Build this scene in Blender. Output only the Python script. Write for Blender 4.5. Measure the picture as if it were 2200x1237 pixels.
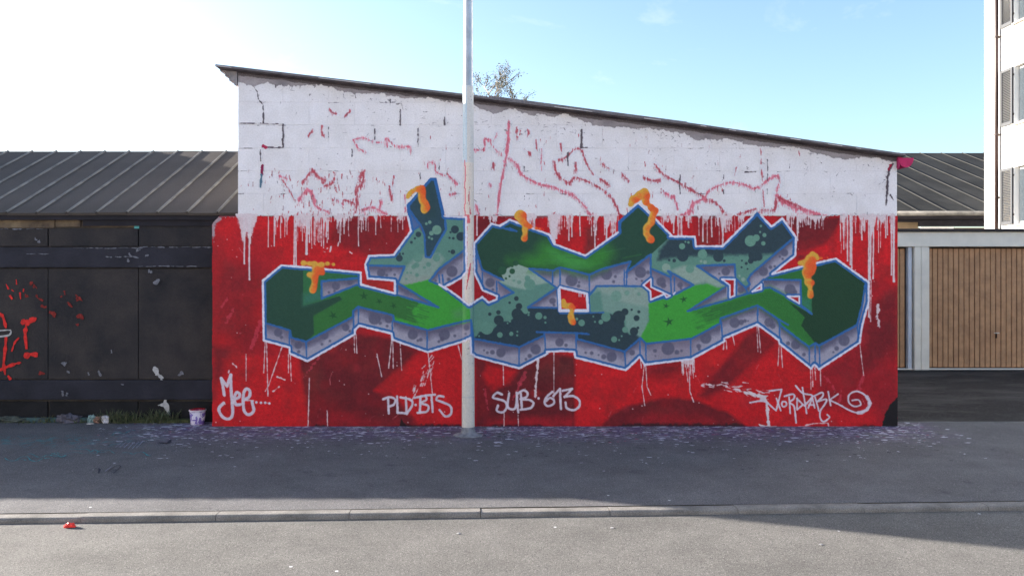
import bpy, bmesh, math, random
import numpy as np
from mathutils import Vector, Matrix, noise as mnoise

for o in list(bpy.data.objects): bpy.data.objects.remove(o, do_unlink=True)
scene = bpy.context.scene
COL = scene.collection
random.seed(5)

# ---------------------------------------------------------------- camera, sky, sun, exposure
F, HOR, EYE, D0 = 1727.0, 595.0, 1.633, 8.81      # focal length in photo pixels, horizon row, eye height, metres to the painted wall
cam = bpy.data.cameras.new('camera'); camo = bpy.data.objects.new('camera', cam); COL.objects.link(camo)
camo.location = (0, -D0, EYE); camo.rotation_euler = (math.radians(90), 0, 0)
cam.sensor_width = 36; cam.lens = 36 * F / 2200; cam.shift_y = -(618.5 - HOR) / 2200
cam.clip_start = .05; cam.clip_end = 3000
scene.camera = camo

TO_SUN = Vector((-3.5, 1.32, 1.0)).normalized()
ELEV = math.asin(TO_SUN.z); AZ = math.atan2(TO_SUN.x, TO_SUN.y)
world = bpy.data.worlds.new('World'); scene.world = world; world.use_nodes = True
wn = world.node_tree; wn.nodes.clear()
def wnode(t, **k):
    n = wn.nodes.new(t)
    for a, v in k.items(): setattr(n, a, v)
    return n
sky = wnode('ShaderNodeTexSky', sky_type='NISHITA', sun_disc=False, sun_elevation=ELEV, sun_rotation=AZ, altitude=400, air_density=1.0, dust_density=2.4, ozone_density=2.2)
bg = wnode('ShaderNodeBackground'); bg.inputs['Strength'].default_value = SKY_STRENGTH = 0.082
# thin wisps of cloud over the whole dome
tc = wnode('ShaderNodeTexCoord'); mp = wnode('ShaderNodeMapping'); mp.inputs['Scale'].default_value = (2.2, 2.2, 5.5); mp.inputs['Location'].default_value = (.35, .2, .9)
nz = wnode('ShaderNodeTexNoise'); nz.inputs['Scale'].default_value = 2.6; nz.inputs['Detail'].default_value = 7; nz.inputs['Roughness'].default_value = .62; nz.inputs['Distortion'].default_value = .5
rp = wnode('ShaderNodeValToRGB'); rp.color_ramp.elements[0].position = .585; rp.color_ramp.elements[1].position = .86
ml = wnode('ShaderNodeMath', operation='MULTIPLY_ADD'); ml.inputs[1].default_value = .22; ml.inputs[2].default_value = .0
mx = wnode('ShaderNodeMix', data_type='RGBA'); mx.inputs['B'].default_value = (5.6, 5.2, 5.3, 1)
out = wnode('ShaderNodeOutputWorld')
L = wn.links.new
L(tc.outputs['Generated'], mp.inputs['Vector']); L(mp.outputs[0], nz.inputs['Vector']); L(nz.outputs['Fac'], rp.inputs['Fac']); L(rp.outputs['Color'], ml.inputs[0])
L(ml.outputs[0], mx.inputs['Factor']); L(sky.outputs['Color'], mx.inputs['A']); L(mx.outputs['Result'], bg.inputs['Color']); L(bg.outputs[0], out.inputs['Surface'])

sun = bpy.data.lights.new('sun', 'SUN'); sun.energy = 5.0; sun.angle = math.radians(.45); sun.color = (1.0, .93, .83)
suno = bpy.data.objects.new('sun', sun); COL.objects.link(suno); suno.location = TO_SUN * 60
suno.rotation_euler = (-TO_SUN).to_track_quat('-Z', 'Y').to_euler()
vs = scene.view_settings
vs.view_transform = 'Standard'; vs.look = 'None'; vs.gamma = 1; vs.use_curve_mapping = False; vs.exposure = 2.3
scene.display_settings.display_device = 'sRGB'

# ---------------------------------------------------------------- helpers
def lin(c): 
    c = np.asarray(c, np.float32); return np.where(c <= .04045, c / 12.92, ((c + .055) / 1.055) ** 2.4)
KAL = np.array([1.18, 1.10, 1.0], np.float32)       # shade light -> albedo, so that the white paint is about 0.7
def alb(r, g, b): 
    v = lin(np.array([r, g, b]) / 255.) * KAL; return (float(v[0]), float(v[1]), float(v[2]), 1)
def mat(name, col, rough=.8, metal=0., var=.12, scale=6., bump=.0, bscale=120., col2=None, spec=.3, fine=0., fscale=300.):
    m = bpy.data.materials.new(name); m.use_nodes = True; nt = m.node_tree; N = nt.nodes; K = nt.links.new
    b = N['Principled BSDF']; b.inputs['Roughness'].default_value = rough; b.inputs['Metallic'].default_value = metal; b.inputs['Specular IOR Level'].default_value = spec
    t = N.new('ShaderNodeTexCoord'); n = N.new('ShaderNodeTexNoise'); n.inputs['Scale'].default_value = scale; n.inputs['Detail'].default_value = 6; n.inputs['Roughness'].default_value = .6
    K(t.outputs['Object'], n.inputs['Vector'])
    r = N.new('ShaderNodeValToRGB'); e = r.color_ramp.elements
    c = col[:3]; d = col2[:3] if col2 else [x * (1 - var) for x in c]
    e[0].color = (*d, 1); e[0].position = .36; e[1].color = (*[x * (1 + var * .6) for x in c], 1); e[1].position = .64
    K(n.outputs['Fac'], r.inputs['Fac']); cur = r.outputs['Color']
    if fine:
        n2 = N.new('ShaderNodeTexNoise'); n2.inputs['Scale'].default_value = fscale; n2.inputs['Detail'].default_value = 2; K(t.outputs['Object'], n2.inputs['Vector'])
        mr = N.new('ShaderNodeMapRange'); mr.inputs['From Min'].default_value = .3; mr.inputs['From Max'].default_value = .7; mr.inputs['To Min'].default_value = 1 - fine; mr.inputs['To Max'].default_value = 1 + fine
        K(n2.outputs['Fac'], mr.inputs['Value'])
        mm = N.new('ShaderNodeMix'); mm.data_type = 'RGBA'; mm.blend_type = 'MULTIPLY'; mm.inputs['Factor'].default_value = 1
        K(cur, mm.inputs['A']); K(mr.outputs[0], mm.inputs['B']); cur = mm.outputs['Result']
    K(cur, b.inputs['Base Color'])
    if bump:
        n3 = N.new('ShaderNodeTexNoise'); n3.inputs['Scale'].default_value = bscale; n3.inputs['Detail'].default_value = 4; K(t.outputs['Object'], n3.inputs['Vector'])
        bp = N.new('ShaderNodeBump'); bp.inputs['Strength'].default_value = bump; bp.inputs['Distance'].default_value = .01
        K(n3.outputs['Fac'], bp.inputs['Height']); K(bp.outputs[0], b.inputs['Normal'])
    return m
def props(o, label=None, cat=None, group=None, kind=None):
    if label: o['label'] = label
    if cat: o['category'] = cat
    if group: o['group'] = group
    if kind: o['kind'] = kind
    return o
def link(name, me, m=None, parent=None):
    o = bpy.data.objects.new(name, me); COL.objects.link(o)
    if m is not None and me is not None and not me.materials: me.materials.append(m)
    if parent is not None: o.parent = parent
    return o
def empty(name, loc=(0, 0, 0), **k):
    o = bpy.data.objects.new(name, None); COL.objects.link(o); o.location = loc; o.empty_display_size = .2
    return props(o, **k)
def from_pyd(name, v, f, m, parent=None, smooth=False):
    me = bpy.data.meshes.new(name); me.from_pydata([tuple(p) for p in v], [], f); me.update()
    if smooth: me.shade_smooth()
    return link(name, me, m, parent)
def box(name, x0, x1, y0, y1, z0, z1, m, parent=None, bev=0., seg=1):
    bm = bmesh.new(); bmesh.ops.create_cube(bm, size=1)
    for v in bm.verts: v.co = Vector((x0 + (v.co.x + .5) * (x1 - x0), y0 + (v.co.y + .5) * (y1 - y0), z0 + (v.co.z + .5) * (z1 - z0)))
    if bev: bmesh.ops.bevel(bm, geom=bm.edges[:], offset=bev, segments=seg, affect='EDGES', clamp_overlap=True)
    me = bpy.data.meshes.new(name); bm.to_mesh(me); bm.free()
    o = link(name, me, m, parent)
    if parent is not None and parent.location.length > 0: o.matrix_parent_inverse = Matrix.Translation(-parent.location)
    return o
def prism(name, poly, y0, y1, m, parent=None, bev=0.):   # polygon in (x, z), extruded along y
    bm = bmesh.new(); a = [bm.verts.new((x, y0, z)) for x, z in poly]; b = [bm.verts.new((x, y1, z)) for x, z in poly]
    n = len(poly); bm.faces.new(a); bm.faces.new(b[::-1])
    for i in range(n): bm.faces.new((a[i], b[i], b[(i + 1) % n], a[(i + 1) % n]))
    bmesh.ops.recalc_face_normals(bm, faces=bm.faces)
    if bev: bmesh.ops.bevel(bm, geom=bm.edges[:], offset=bev, segments=1, affect='EDGES', clamp_overlap=True)
    me = bpy.data.meshes.new(name); bm.to_mesh(me); bm.free(); return link(name, me, m, parent)
def lathe(name, prof, n, m, parent=None, cx=0, cy=0, smooth=True, cap=True):
    v, f = [], []
    for r, z in prof:
        for k in range(n):
            a = 2 * math.pi * k / n; v.append((cx + r * math.cos(a), cy + r * math.sin(a), z))
    for i in range(len(prof) - 1):
        for k in range(n): f.append((i * n + k, i * n + (k + 1) % n, (i + 1) * n + (k + 1) % n, (i + 1) * n + k))
    if cap: f.append(tuple(range(n))[::-1]); f.append(tuple((len(prof) - 1) * n + k for k in range(n)))
    o = from_pyd(name, v, f, m, parent); 
    if smooth: o.data.shade_auto_smooth(angle=math.radians(40)) if hasattr(o.data, 'shade_auto_smooth') else o.data.shade_smooth()
    return o
def tube(bm, p, q, r0, r1, n=6):
    p, q = Vector(p), Vector(q); d = (q - p); 
    if d.length < 1e-6: return
    d.normalize(); u = d.orthogonal().normalized(); w = d.cross(u)
    A = [bm.verts.new(p + (u * math.cos(2 * math.pi * k / n) + w * math.sin(2 * math.pi * k / n)) * r0) for k in range(n)]
    B = [bm.verts.new(q + (u * math.cos(2 * math.pi * k / n) + w * math.sin(2 * math.pi * k / n)) * r1) for k in range(n)]
    for k in range(n): bm.faces.new((A[k], A[(k + 1) % n], B[(k + 1) % n], B[k]))
    bm.faces.new(A[::-1]); bm.faces.new(B)
def bm_obj(name, bm, m, parent=None, smooth=False):
    me = bpy.data.meshes.new(name); bm.to_mesh(me); bm.free()
    if smooth: me.shade_smooth()
    return link(name, me, m, parent)
def at(px, py, d): return Vector(((px - 1100) * d / F, d - D0, EYE + (HOR - py) * d / F))
def gnd(px, py, z=0.): d = (EYE - z) * F / (py - HOR); return Vector(((px - 1100) * d / F, d - D0, z))
def ribbons(name, lines, m, parent=None, normal=(0, -1, 0), rag=.25):     # flat hand-drawn strokes: [(points, width)]
    v, f = [], []; nrm = Vector(normal)
    for q_, (pts, w) in enumerate(lines):
        pts = [Vector(p) + nrm * (.0004 * q_) for p in pts]; base = len(v)
        if len(pts) > 2: pts = [a_.lerp(b_, k_ / 3) for a_, b_ in zip(pts[:-1], pts[1:]) for k_ in range(3)] + [pts[-1]]; pts = [pts[0]] + [(pts[i_ - 1] + pts[i_] * 2 + pts[i_ + 1]) / 4 for i_ in range(1, len(pts) - 1)] + [pts[-1]]
        for i, p in enumerate(pts):
            t = (pts[min(i + 1, len(pts) - 1)] - pts[max(i - 1, 0)]).normalized(); s = t.cross(nrm).normalized()
            ww = w * (.5 + random.uniform(-rag, rag) * .5) * (.55 if i in (0, len(pts) - 1) else 1)
            v += [p + s * ww + nrm * (.00003 * i), p - s * ww + nrm * (.00003 * i)]
        for i in range(len(pts) - 1): f.append((base + 2 * i, base + 2 * i + 1, base + 2 * i + 3, base + 2 * i + 2))
    o = from_pyd(name, v, f, m, parent); o['kind'] = 'stuff'; return o
# ---------------------------------------------------------------- the painted wall: every stroke laid out in wall units (1 unit = 1/196 m)
CX0, CY0, CW, CH = 440, 130, 1510, 800
rng = np.random.default_rng(7)
CV = np.zeros((CH, CW, 3), np.float32)          # paint colour (display space)
LB = np.zeros((CH, CW), np.int8)                # which paint lies on top

def c8(r, g, b): return np.array([r, g, b], np.float32) / 255.0
def vnoise(h, w, s, seed, sy=None):
    r = np.random.default_rng(seed); sy = sy or s
    gh, gw = int(h / sy) + 3, int(w / s) + 3
    g = r.random((gh, gw)).astype(np.float32)
    y = np.arange(h) / sy; x = np.arange(w) / s
    iy = y.astype(int); ix = x.astype(int); fy = (y - iy)[:, None]; fx = (x - ix)[None, :]
    fy = fy * fy * (3 - 2 * fy); fx = fx * fx * (3 - 2 * fx)
    a = g[iy][:, ix]; b = g[iy][:, ix + 1]; c = g[iy + 1][:, ix]; d = g[iy + 1][:, ix + 1]
    return ((a * (1 - fx) + b * fx) * (1 - fy) + (c * (1 - fx) + d * fx) * fy).astype(np.float32)
def fbm(s, seed, oct=3, sy=None):
    o = np.zeros((CH, CW), np.float32); t = 0
    for k in range(oct):
        o += vnoise(CH, CW, max(1.5, s / 2 ** k), seed + k, None if sy is None else max(1.5, sy / 2 ** k)) * .5 ** k; t += .5 ** k
    return o / t
NZ = fbm(24, 11, 4); NF = fbm(5, 23, 2); NB = fbm(110, 31, 3); NV = fbm(3, 41, 2, sy=22)   # mottle, fine, big clouds, vertical streaks
def _win(pts, pad):
    p = np.asarray(pts, np.float32) - (CX0, CY0)
    x0 = max(0, int(p[:, 0].min() - pad)); x1 = min(CW, int(p[:, 0].max() + pad) + 2)
    y0 = max(0, int(p[:, 1].min() - pad)); y1 = min(CH, int(p[:, 1].max() + pad) + 2)
    if x1 <= x0 or y1 <= y0: return None
    X, Y = np.meshgrid(np.arange(x0, x1, dtype=np.float32), np.arange(y0, y1, dtype=np.float32))
    return p, X, Y, (slice(y0, y1), slice(x0, x1))
def _d2(p, X, Y, closed):
    D = np.full(X.shape, 1e9, np.float32); ins = np.zeros(X.shape, bool)
    n = len(p)
    for i in range(n if closed else n - 1):
        ax, ay = p[i]; bx, by = p[(i + 1) % n]
        dx, dy = bx - ax, by - ay; q = dx * dx + dy * dy + 1e-9
        t = np.clip(((X - ax) * dx + (Y - ay) * dy) / q, 0, 1)
        D = np.minimum(D, (X - ax - t * dx) ** 2 + (Y - ay - t * dy) ** 2)
        if closed and ay != by:
            c = ((ay > Y) != (by > Y)) & (X < (bx - ax) * (Y - ay) / (by - ay) + ax); ins ^= c
    return np.sqrt(D), ins
def _put(sl, a, col, lab, thr=.5):
    CV[sl] = CV[sl] * (1 - a[..., None]) + col * a[..., None]
    if lab is not None: LB[sl][a > thr] = lab
def amask(pts, soft=1.0, rag=0., nz=None):
    r = _win(pts, soft + rag + 2)
    if r is None: return None
    p, X, Y, sl = r
    D, ins = _d2(p, X, Y, True); sd = np.where(ins, D, -D)
    if rag: sd = sd + ((NF if nz is None else nz)[sl] - .5) * 2 * rag
    return sl, np.clip(sd / soft + .5, 0, 1).astype(np.float32)
def fill(pts, col, lab=None, soft=1.0, alpha=1., rag=0., clip=None, nz=None):
    r = amask(pts, soft, rag, nz)
    if r is None: return
    sl, a = r; a = a * alpha
    if clip is not None: a = a * clip[sl]
    _put(sl, a, np.asarray(col, np.float32), lab)
def curve(pts, n=6):
    p = np.asarray(pts, np.float32); P = np.vstack([2 * p[0] - p[1], p, 2 * p[-1] - p[-2]]); o = []
    for i in range(1, len(P) - 2):
        for k in range(n):
            t = k / n
            o.append(.5 * (2 * P[i] + (P[i + 1] - P[i - 1]) * t + (2 * P[i - 1] - 5 * P[i] + 4 * P[i + 1] - P[i + 2]) * t * t + (3 * P[i] - P[i - 1] - 3 * P[i + 1] + P[i + 2]) * t ** 3))
    o.append(P[-2]); return np.array(o)
def stroke(pts, w, col, lab=None, alpha=1., rag=0., soft=1.0, clip=None, nz=None, hole=0., sm=False):
    if sm and len(pts) > 2: pts = curve(pts)
    r = _win(pts, w / 2 + rag + soft + 2)
    if r is None: return
    p, X, Y, sl = r
    D, _ = _d2(p, X, Y, False); sd = w / 2 - D
    if rag: sd = sd + ((NF if nz is None else nz)[sl] - .5) * 2 * rag
    a = np.clip(sd / soft + .5, 0, 1) * alpha
    if hole: a = a * np.clip((NV[sl] * .5 + NF[sl] * .5 - hole) * 9 + .5, 0, 1)
    if clip is not None: a = a * clip[sl]
    _put(sl, a.astype(np.float32), np.asarray(col, np.float32), lab, .4)
def disc(x, y, r, col, lab=None, soft=1.2, alpha=1., clip=None):
    w = _win([(x, y)], r + soft + 2)
    if w is None: return
    p, X, Y, sl = w
    a = np.clip((r - np.hypot((X - p[0, 0]), (Y - p[0, 1]))) / soft + .5, 0, 1) * alpha
    if clip is not None: a = a * clip[sl]
    _put(sl, a.astype(np.float32), np.asarray(col, np.float32), lab)

# label numbers
RED, LET, BUB, TAG1, TAG2, TAG3, TAG4, SME, CRK, DRP = 1, 2, 3, 4, 5, 6, 7, 8, 9, 10
WHITE = c8(212, 214, 228); CV[:] = WHITE
# --- red ground
gy, gx = np.mgrid[0:CH, 0:CW].astype(np.float32); gx += CX0; gy += CY0
top = 464 + (NV - .5) * 6 + (NF - .5) * 2 + np.clip(fbm(60, 91, 2, sy=900) - .5, -.3, .5) * 16
red0 = (gy > top) & (gy < 916) & (gx > 456 + (NZ - .5) * 3) & (gx < 1927.5) & ((gx - 455) + (gy - 464) * .9 > 14 + NF * 4)
RB, RM, RD, RO = c8(186, 24, 33), c8(148, 22, 36), c8(94, 24, 34), c8(194, 40, 40)
mix = lambda a, b, t: a * (1 - t[..., None]) + b * t[..., None]
base = mix(np.broadcast_to(RB, CV.shape), RM, np.clip((NB - .42) * 2.6, 0, .8))
base = mix(base, RO, np.clip((NZ - .62) * 2, 0, .5))
rc = ((gy > top) & (gy < 924)).astype(np.float32)
redc = (gy > top) & (gy < 924) & (gx < 1936); CV[redc] = base[redc]; LB[red0] = RED
for poly, col, soft, al in [
    ([(456, 500), (480, 560), (540, 560), (565, 610), (565, 730), (500, 760), (480, 720), (456, 760)], RD, 40, .55),
    ([(508, 480), (560, 500), (600, 560), (560, 600), (520, 560)], RM, 20, .6),
    ([(590, 500), (690, 490), (760, 520), (700, 560), (600, 560)], RB, 16, .8),
    ([(720, 470), (880, 470), (868, 520), (846, 545), (790, 545), (700, 520)], RD, 14, .65),
    ([(640, 760), (668, 772), (760, 718), (842, 726), (905, 752), (805, 838), (832, 852), (880, 860), (930, 905), (900, 917), (664, 917), (652, 850)], RD, 8, .9),
    ([(655, 790), (680, 780), (700, 830), (660, 870)], c8(92, 44, 42), 22, .7),
    ([(700, 880), (850, 900), (880, 917), (668, 917)], RM, 16, .6),
    ([(805, 838), (848, 800), (920, 756), (990, 737), (990, 917), (900, 917), (845, 848)], RB, 7, .9),
    ([(456, 780), (500, 760), (640, 770), (655, 860), (664, 917), (456, 917)], RB, 8, .95),
    ([(456, 740), (495, 745), (480, 800), (456, 860)], RD, 14, .7),
    ([(1022, 768), (1115, 792), (1175, 760), (1236, 768), (1236, 917), (1022, 917)], RD, 5, .95),
    ([(1044, 780), (1112, 795), (1095, 825), (1060, 838), (1040, 815)], RB, 8, .95),
    ([(1120, 800), (1175, 765), (1232, 770), (1225, 800), (1160, 820)], c8(86, 38, 40), 20, .7),
    ([(1060, 895), (1235, 895), (1235, 917), (1040, 917)], RM, 12, .9),
    ([(1236, 770), (1344, 796), (1374, 770), (1386, 786), (1485, 772), (1490, 860), (1420, 858), (1340, 880), (1300, 905), (1290, 917), (1236, 917)], RB, 5, .95),
    ([(1388, 787), (1470, 776), (1460, 800), (1420, 815), (1385, 806)], RD, 16, .75),
    ([(1288, 918), (1310, 892), (1350, 872), (1420, 854), (1490, 858), (1560, 884), (1606, 918)], RD, 5, .9),
    ([(1350, 895), (1440, 885), (1540, 905), (1560, 917), (1340, 917)], RM, 14, .6),
    ([(1500, 850), (1540, 800), (1590, 735), (1626, 700), (1672, 735), (1640, 770), (1560, 830), (1520, 856)], RD, 9, .75),
    ([(1485, 775), (1555, 736), (1590, 735), (1540, 790), (1490, 850)], RB, 6, .9),
    ([(1600, 800), (1674, 740), (1742, 795), (1730, 840), (1610, 860), (1560, 840)], RB, 12, .9),
    ([(1846, 740), (1868, 655), (1927, 640), (1927, 860), (1895, 915), (1740, 915), (1760, 800)], c8(128, 22, 36), 12, .75),
    ([(1868, 650), (1927, 620), (1927, 760), (1850, 800)], RD, 16, .6),
    ([(1640, 868), (1880, 880), (1885, 917), (1620, 917)], RB, 14, .8),
    ([(1712, 505), (1690, 468), (1806, 468), (1795, 505), (1772, 530), (1740, 545), (1712, 560)], RD, 6, .8),
    ([(1716, 545), (1770, 528), (1808, 475), (1870, 466), (1926, 468), (1926, 610), (1868, 600), (1795, 552), (1740, 548)], c8(190, 22, 32), 8, .9),
    ([(1495, 468), (1560, 468), (1552, 528), (1497, 528)], RD, 12, .5),
    ([(1500, 500), (1530, 495), (1525, 528), (1500, 528)], c8(112, 62, 48), 14, .6),
    ([(1192, 470), (1260, 470), (1256, 546), (1194, 522)], RB, 10, .8),
    ([(1255, 490), (1285, 480), (1280, 530), (1258, 546)], c8(112, 40, 44), 8, .8),
    ([(1020, 466), (1090, 466), (1056, 480), (1020, 520)], RD, 8, .8),
    ([(786, 600), (848, 604), (848, 628), (776, 610)], c8(178, 40, 36), 4, .9),
    ([(955, 616), (992, 596), (1019, 588), (1037, 624), (1066, 637), (1050, 650), (1036, 638), (1009, 654)], RM, 3, .9)]:
    fill(poly, col, None, soft * 1.3 + 2, min(1, al * 1.02), rag=soft * .5 + 2, clip=rc, nz=NZ)
cl = np.clip((fbm(46, 57, 4) - .44) * 3.2, 0, 1) * .24; CV[redc] = mix(CV, RB, cl)[redc]; cl = np.clip((fbm(30, 63, 4) - .52) * 4, 0, 1) * .30; CV[redc] = mix(CV, c8(112, 40, 42), cl)[redc]
CV[redc] *= (1 + (NF - .5) * .10 + (NZ - .5) * .16 + (fbm(2, 77, 1) - .5) * .08)[redc][:, None]
# scratches and pale scuffs on the red
for k in range(90):
    x, y = rng.uniform(470, 1920), rng.uniform(480, 905); a = rng.normal(1.9, .5); l = rng.uniform(4, 26)
    stroke([(x, y), (x + math.cos(a) * l * .5 + rng.normal(0, 2), y + math.sin(a) * l * .5), (x + math.cos(a) * l, y + math.sin(a) * l)], rng.uniform(.8, 1.8), c8(196, 110, 120), None, rng.uniform(.2, .7), rag=.8, clip=rc, hole=.45)
for k in range(60):
    x, y = rng.uniform(470, 1920), rng.uniform(480, 905)
    disc(x, y, rng.uniform(5, 18), [RO, RM, c8(165, 40, 52)][k % 3], None, 8, .35, clip=rc)
for x, y, a, l, w in [(486, 690, -1.0, 30, 6), (478, 660, -1.1, 24, 5), (560, 690, 1.9, 60, 8), (660, 800, -.9, 40, 5), (1130, 800, 2.1, 28, 9), (1118, 822, 2.0, 40, 4), (1770, 806, .9, 40, 4), (1806, 840, 1.7, 30, 5), (1855, 806, 1.9, 34, 7), (1040, 830, 1.4, 50, 2)]:
    stroke([(x, y), (x + math.cos(a) * l, y + math.sin(a) * l)], w, c8(192, 62, 84), None, .6, rag=3, clip=rc, hole=.4)
# dirt along the foot, black corner
fill([(1893, 918), (1903, 884), (1912, 868), (1929, 852), (1929, 918)], c8(24, 22, 27), None, 2, 1, rag=2, clip=rc)
for x0, x1, h in [(660, 720, 4), (1320, 1610, 6), (1040, 1180, 3), (850, 1000, 5), (1840, 1900, 4)]:
    fill([(x0, 918), (x0 + 20, 916 - h), (x1 - 20, 916 - h), (x1, 918)], c8(34, 26, 34), None, 5, .8, rag=4, clip=rc)
fill([(858, 918), (862, 898), (868, 908), (878, 918)], c8(30, 18, 24), None, 2, .9, clip=rc)
fill([(455, 500), (456, 470), (470, 463), (476, 470), (462, 486), (460, 520)], c8(150, 165, 178), None, 3, .8, rag=3, clip=rc)
# --- white drips running off the upper wall
PW = c8(206, 196, 208)
def drip(x, y0, y1, w, wob=1.5, col=PW, lab=DRP, al=.95):
    n = max(3, int((y1 - y0) / 14)); xs = x + np.cumsum(rng.normal(0, wob / 3, n)); ys = np.linspace(y0, y1, n)
    stroke(list(zip(xs, ys)), w, col, lab, al, rag=.5)
    disc(xs[-1], y1, w * .62, col, lab)
for x0, x1, n, l0, l1 in [(508, 560, 16, 10, 60), (560, 625, 14, 8, 50), (628, 705, 22, 18, 70), (705, 800, 22, 8, 45), (800, 872, 8, 6, 40), (1020, 1075, 12, 5, 22), (1130, 1180, 20, 10, 36), (1192, 1230, 8, 10, 40), (1240, 1330, 26, 8, 46), (1410, 1490, 16, 10, 44), (1495, 1560, 14, 8, 60), (1560, 1600, 10, 8, 36), (1684, 1715, 8, 14, 50), (1715, 1770, 12, 6, 30), (1800, 1840, 10, 12, 80), (1845, 1926, 16, 12, 80)]:
    for k in range(int(n * 2.3)):
        x = rng.uniform(x0, x1)
        if vnoise(1, 1510, 17, 5)[0, int(x) - CX0] < .36: continue
        drip(x, 458, 464 + l0 + (l1 - l0) * rng.random() ** 2.2, rng.uniform(.7, 1.8))
        if rng.random() < .28:
            fill([(x - rng.uniform(3, 7), 462), (x + rng.uniform(3, 7), 462), (x + 1, 466 + rng.uniform(4, 16))], PW, DRP, 1.5, .95, rag=1)
for x, y1, w in [(526, 566, 3), (535, 600, 3.4), (577, 530, 2), (590, 528, 2), (633, 575, 3), (637, 570, 3), (659, 545, 5), (665, 520, 2.6), (705, 513, 2), (731, 520, 2), (770, 528, 2), (1025, 505, 3), (1188, 520, 9), (1195, 512, 3), (1222, 516, 2.4), (1228, 508, 2.4), (1246, 506, 2.4), (1303, 512, 3.4), (1278, 530, 2.4), (1316, 508, 2.6), (1448, 500, 2.6), (1457, 506, 2.4), (1463, 504, 2.6), (1510, 518, 2.6), (1528, 508, 2.6), (1552, 526, 3.4), (1559, 498, 2.6), (1712, 516, 2.4), (1820, 560, 3), (1826, 568, 3.4), (1829, 575, 3), (1811, 535, 2), (1851, 515, 2.4), (1866, 680, 3), (1870, 600, 4), (1876, 598, 3), (1902, 510, 2.6), (1906, 504, 2.6), (1914, 590, 3), (1918, 604, 4.6), (1922, 505, 2)]:
    drip(x, 460, y1, w, 1.0)
fill([(506, 460), (556, 460), (548, 484), (536, 520), (530, 500), (522, 522), (514, 482)], PW, DRP, 3, .95, rag=3)
fill([(1176, 460), (1200, 460), (1195, 500), (1191, 524), (1184, 512)], PW, DRP, 2, .95, rag=1.5)
fill([(1858, 460), (1884, 460), (1880, 480), (1873, 500), (1866, 480)], PW, DRP, 2, .95, rag=1.5)
fill([(1296, 460), (1316, 460), (1308, 484), (1303, 494), (1300, 480)], PW, DRP, 2, .95, rag=1.5)
fill([(1545, 460), (1560, 460), (1554, 500), (1551, 500)], PW, DRP, 2, .95)
fill([(630, 460), (672, 460), (664, 492), (650, 480), (640, 490)], PW, DRP, 3, .8, rag=4)
# splatters of white on the red
for x, y in [(695, 540), (700, 536), (712, 530), (728, 520), (752, 542), (600, 830), (575, 835), (612, 815), (545, 860), (500, 780), (492, 795)]:
    stroke([(x, y), (x + rng.normal(0, 8), y + rng.normal(4, 6))], 2.4, PW, DRP, .9, rag=1.6)
for k in range(170):
    x, y = rng.uniform(460, 1920), rng.uniform(500, 912); disc(x, y, rng.uniform(.5, 1.5), PW, DRP, .8, .8, clip=rc)
for k in range(26):                                    # spray splash left of the pole
    t = rng.random(); x = 935 - 45 * t + rng.normal(0, 5); y = 768 + 72 * t + rng.normal(0, 5)
    stroke([(x, y), (x - rng.uniform(2, 9), y + rng.uniform(3, 14))], rng.uniform(.8, 3.2), PW, DRP, .85, rag=1.2)
for k in range(46):                                    # splash and run beside the far tag
    t = rng.random() ** .7; x = 1500 + 145 * t; y = 826 + 26 * t * t + rng.normal(0, 2 + 5 * t)
    stroke([(x, y), (x + rng.uniform(4, 16), y + rng.uniform(-2, 5))], rng.uniform(.7, 2.4), PW, DRP, .85, rag=1)
stroke([(1600, 842), (1630, 850), (1645, 860), (1649, 885), (1650, 905), (1654, 917)], 6, PW, DRP, 1, rag=2.5, sm=True)
fill([(1628, 845), (1648, 850), (1644, 862), (1634, 860)], PW, DRP, 2, 1, rag=3)
stroke([(1632, 912), (1645, 916), (1668, 916)], 4, PW, DRP, 1, rag=2)
stroke([(1730, 913), (1748, 909), (1778, 908), (1780, 915)], 2, PW, DRP, .9, rag=1.5)
stroke([(1157, 760), (1154, 800), (1150, 850)], 5, PW, DRP, .95, rag=2.4)
stroke([(1886, 655), (1884, 680), (1889, 700)], 5, PW, DRP, .9, rag=3.2)
for p in [[(1190, 755), (1190, 860)], [(1081, 780), (1082, 826)], [(1083, 885), (1083, 917)], [(1113, 890), (1114, 915)], [(529, 760), (529, 818)], [(570, 735), (567, 800)], [(573, 735), (576, 850)], [(606, 745), (578, 826), (570, 840)], [(620, 760), (620, 800)], [(624, 762), (626, 818)], [(665, 812), (662, 915)], [(703, 882), (704, 917)], [(761, 718), (762, 757)], [(765, 718), (767, 758)], [(810, 760), (820, 808)], [(842, 728), (835, 790)], [(844, 730), (845, 790)], [(860, 738), (863, 795)], [(920, 760), (929, 845)], [(984, 740), (992, 772)], [(1376, 772), (1378, 790)], [(1384, 786), (1379, 830), (1385, 870)], [(1387, 786), (1390, 830), (1398, 848)], [(1466, 778), (1468, 800)], [(1472, 776), (1478, 820)], [(1480, 776), (1482, 840), (1490, 863)], [(1486, 774), (1490, 812)], [(1555, 735), (1554, 750)], [(1560, 730), (1561, 750)], [(1574, 722), (1578, 741)], [(1626, 700), (1628, 755)], [(1629, 700), (1634, 757)], [(1674, 738), (1671, 785)], [(1677, 738), (1681, 788)], [(1741, 792), (1742, 836)], [(1745, 792), (1746, 830)], [(1750, 785), (1752, 815)], [(1762, 795), (1763, 828)], [(1847, 740), (1850, 765), (1855, 806)], [(1866, 650), (1868, 683)], [(1871, 600), (1870, 690)]]:
    stroke(p, 1.9, PW, DRP, .9, rag=.9)
for x in np.linspace(1464, 1491, 11): stroke([(x, 772), (x + rng.normal(0, 2), 775 + rng.uniform(12, 34))], 2, PW, DRP, .9, rag=.8)
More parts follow.
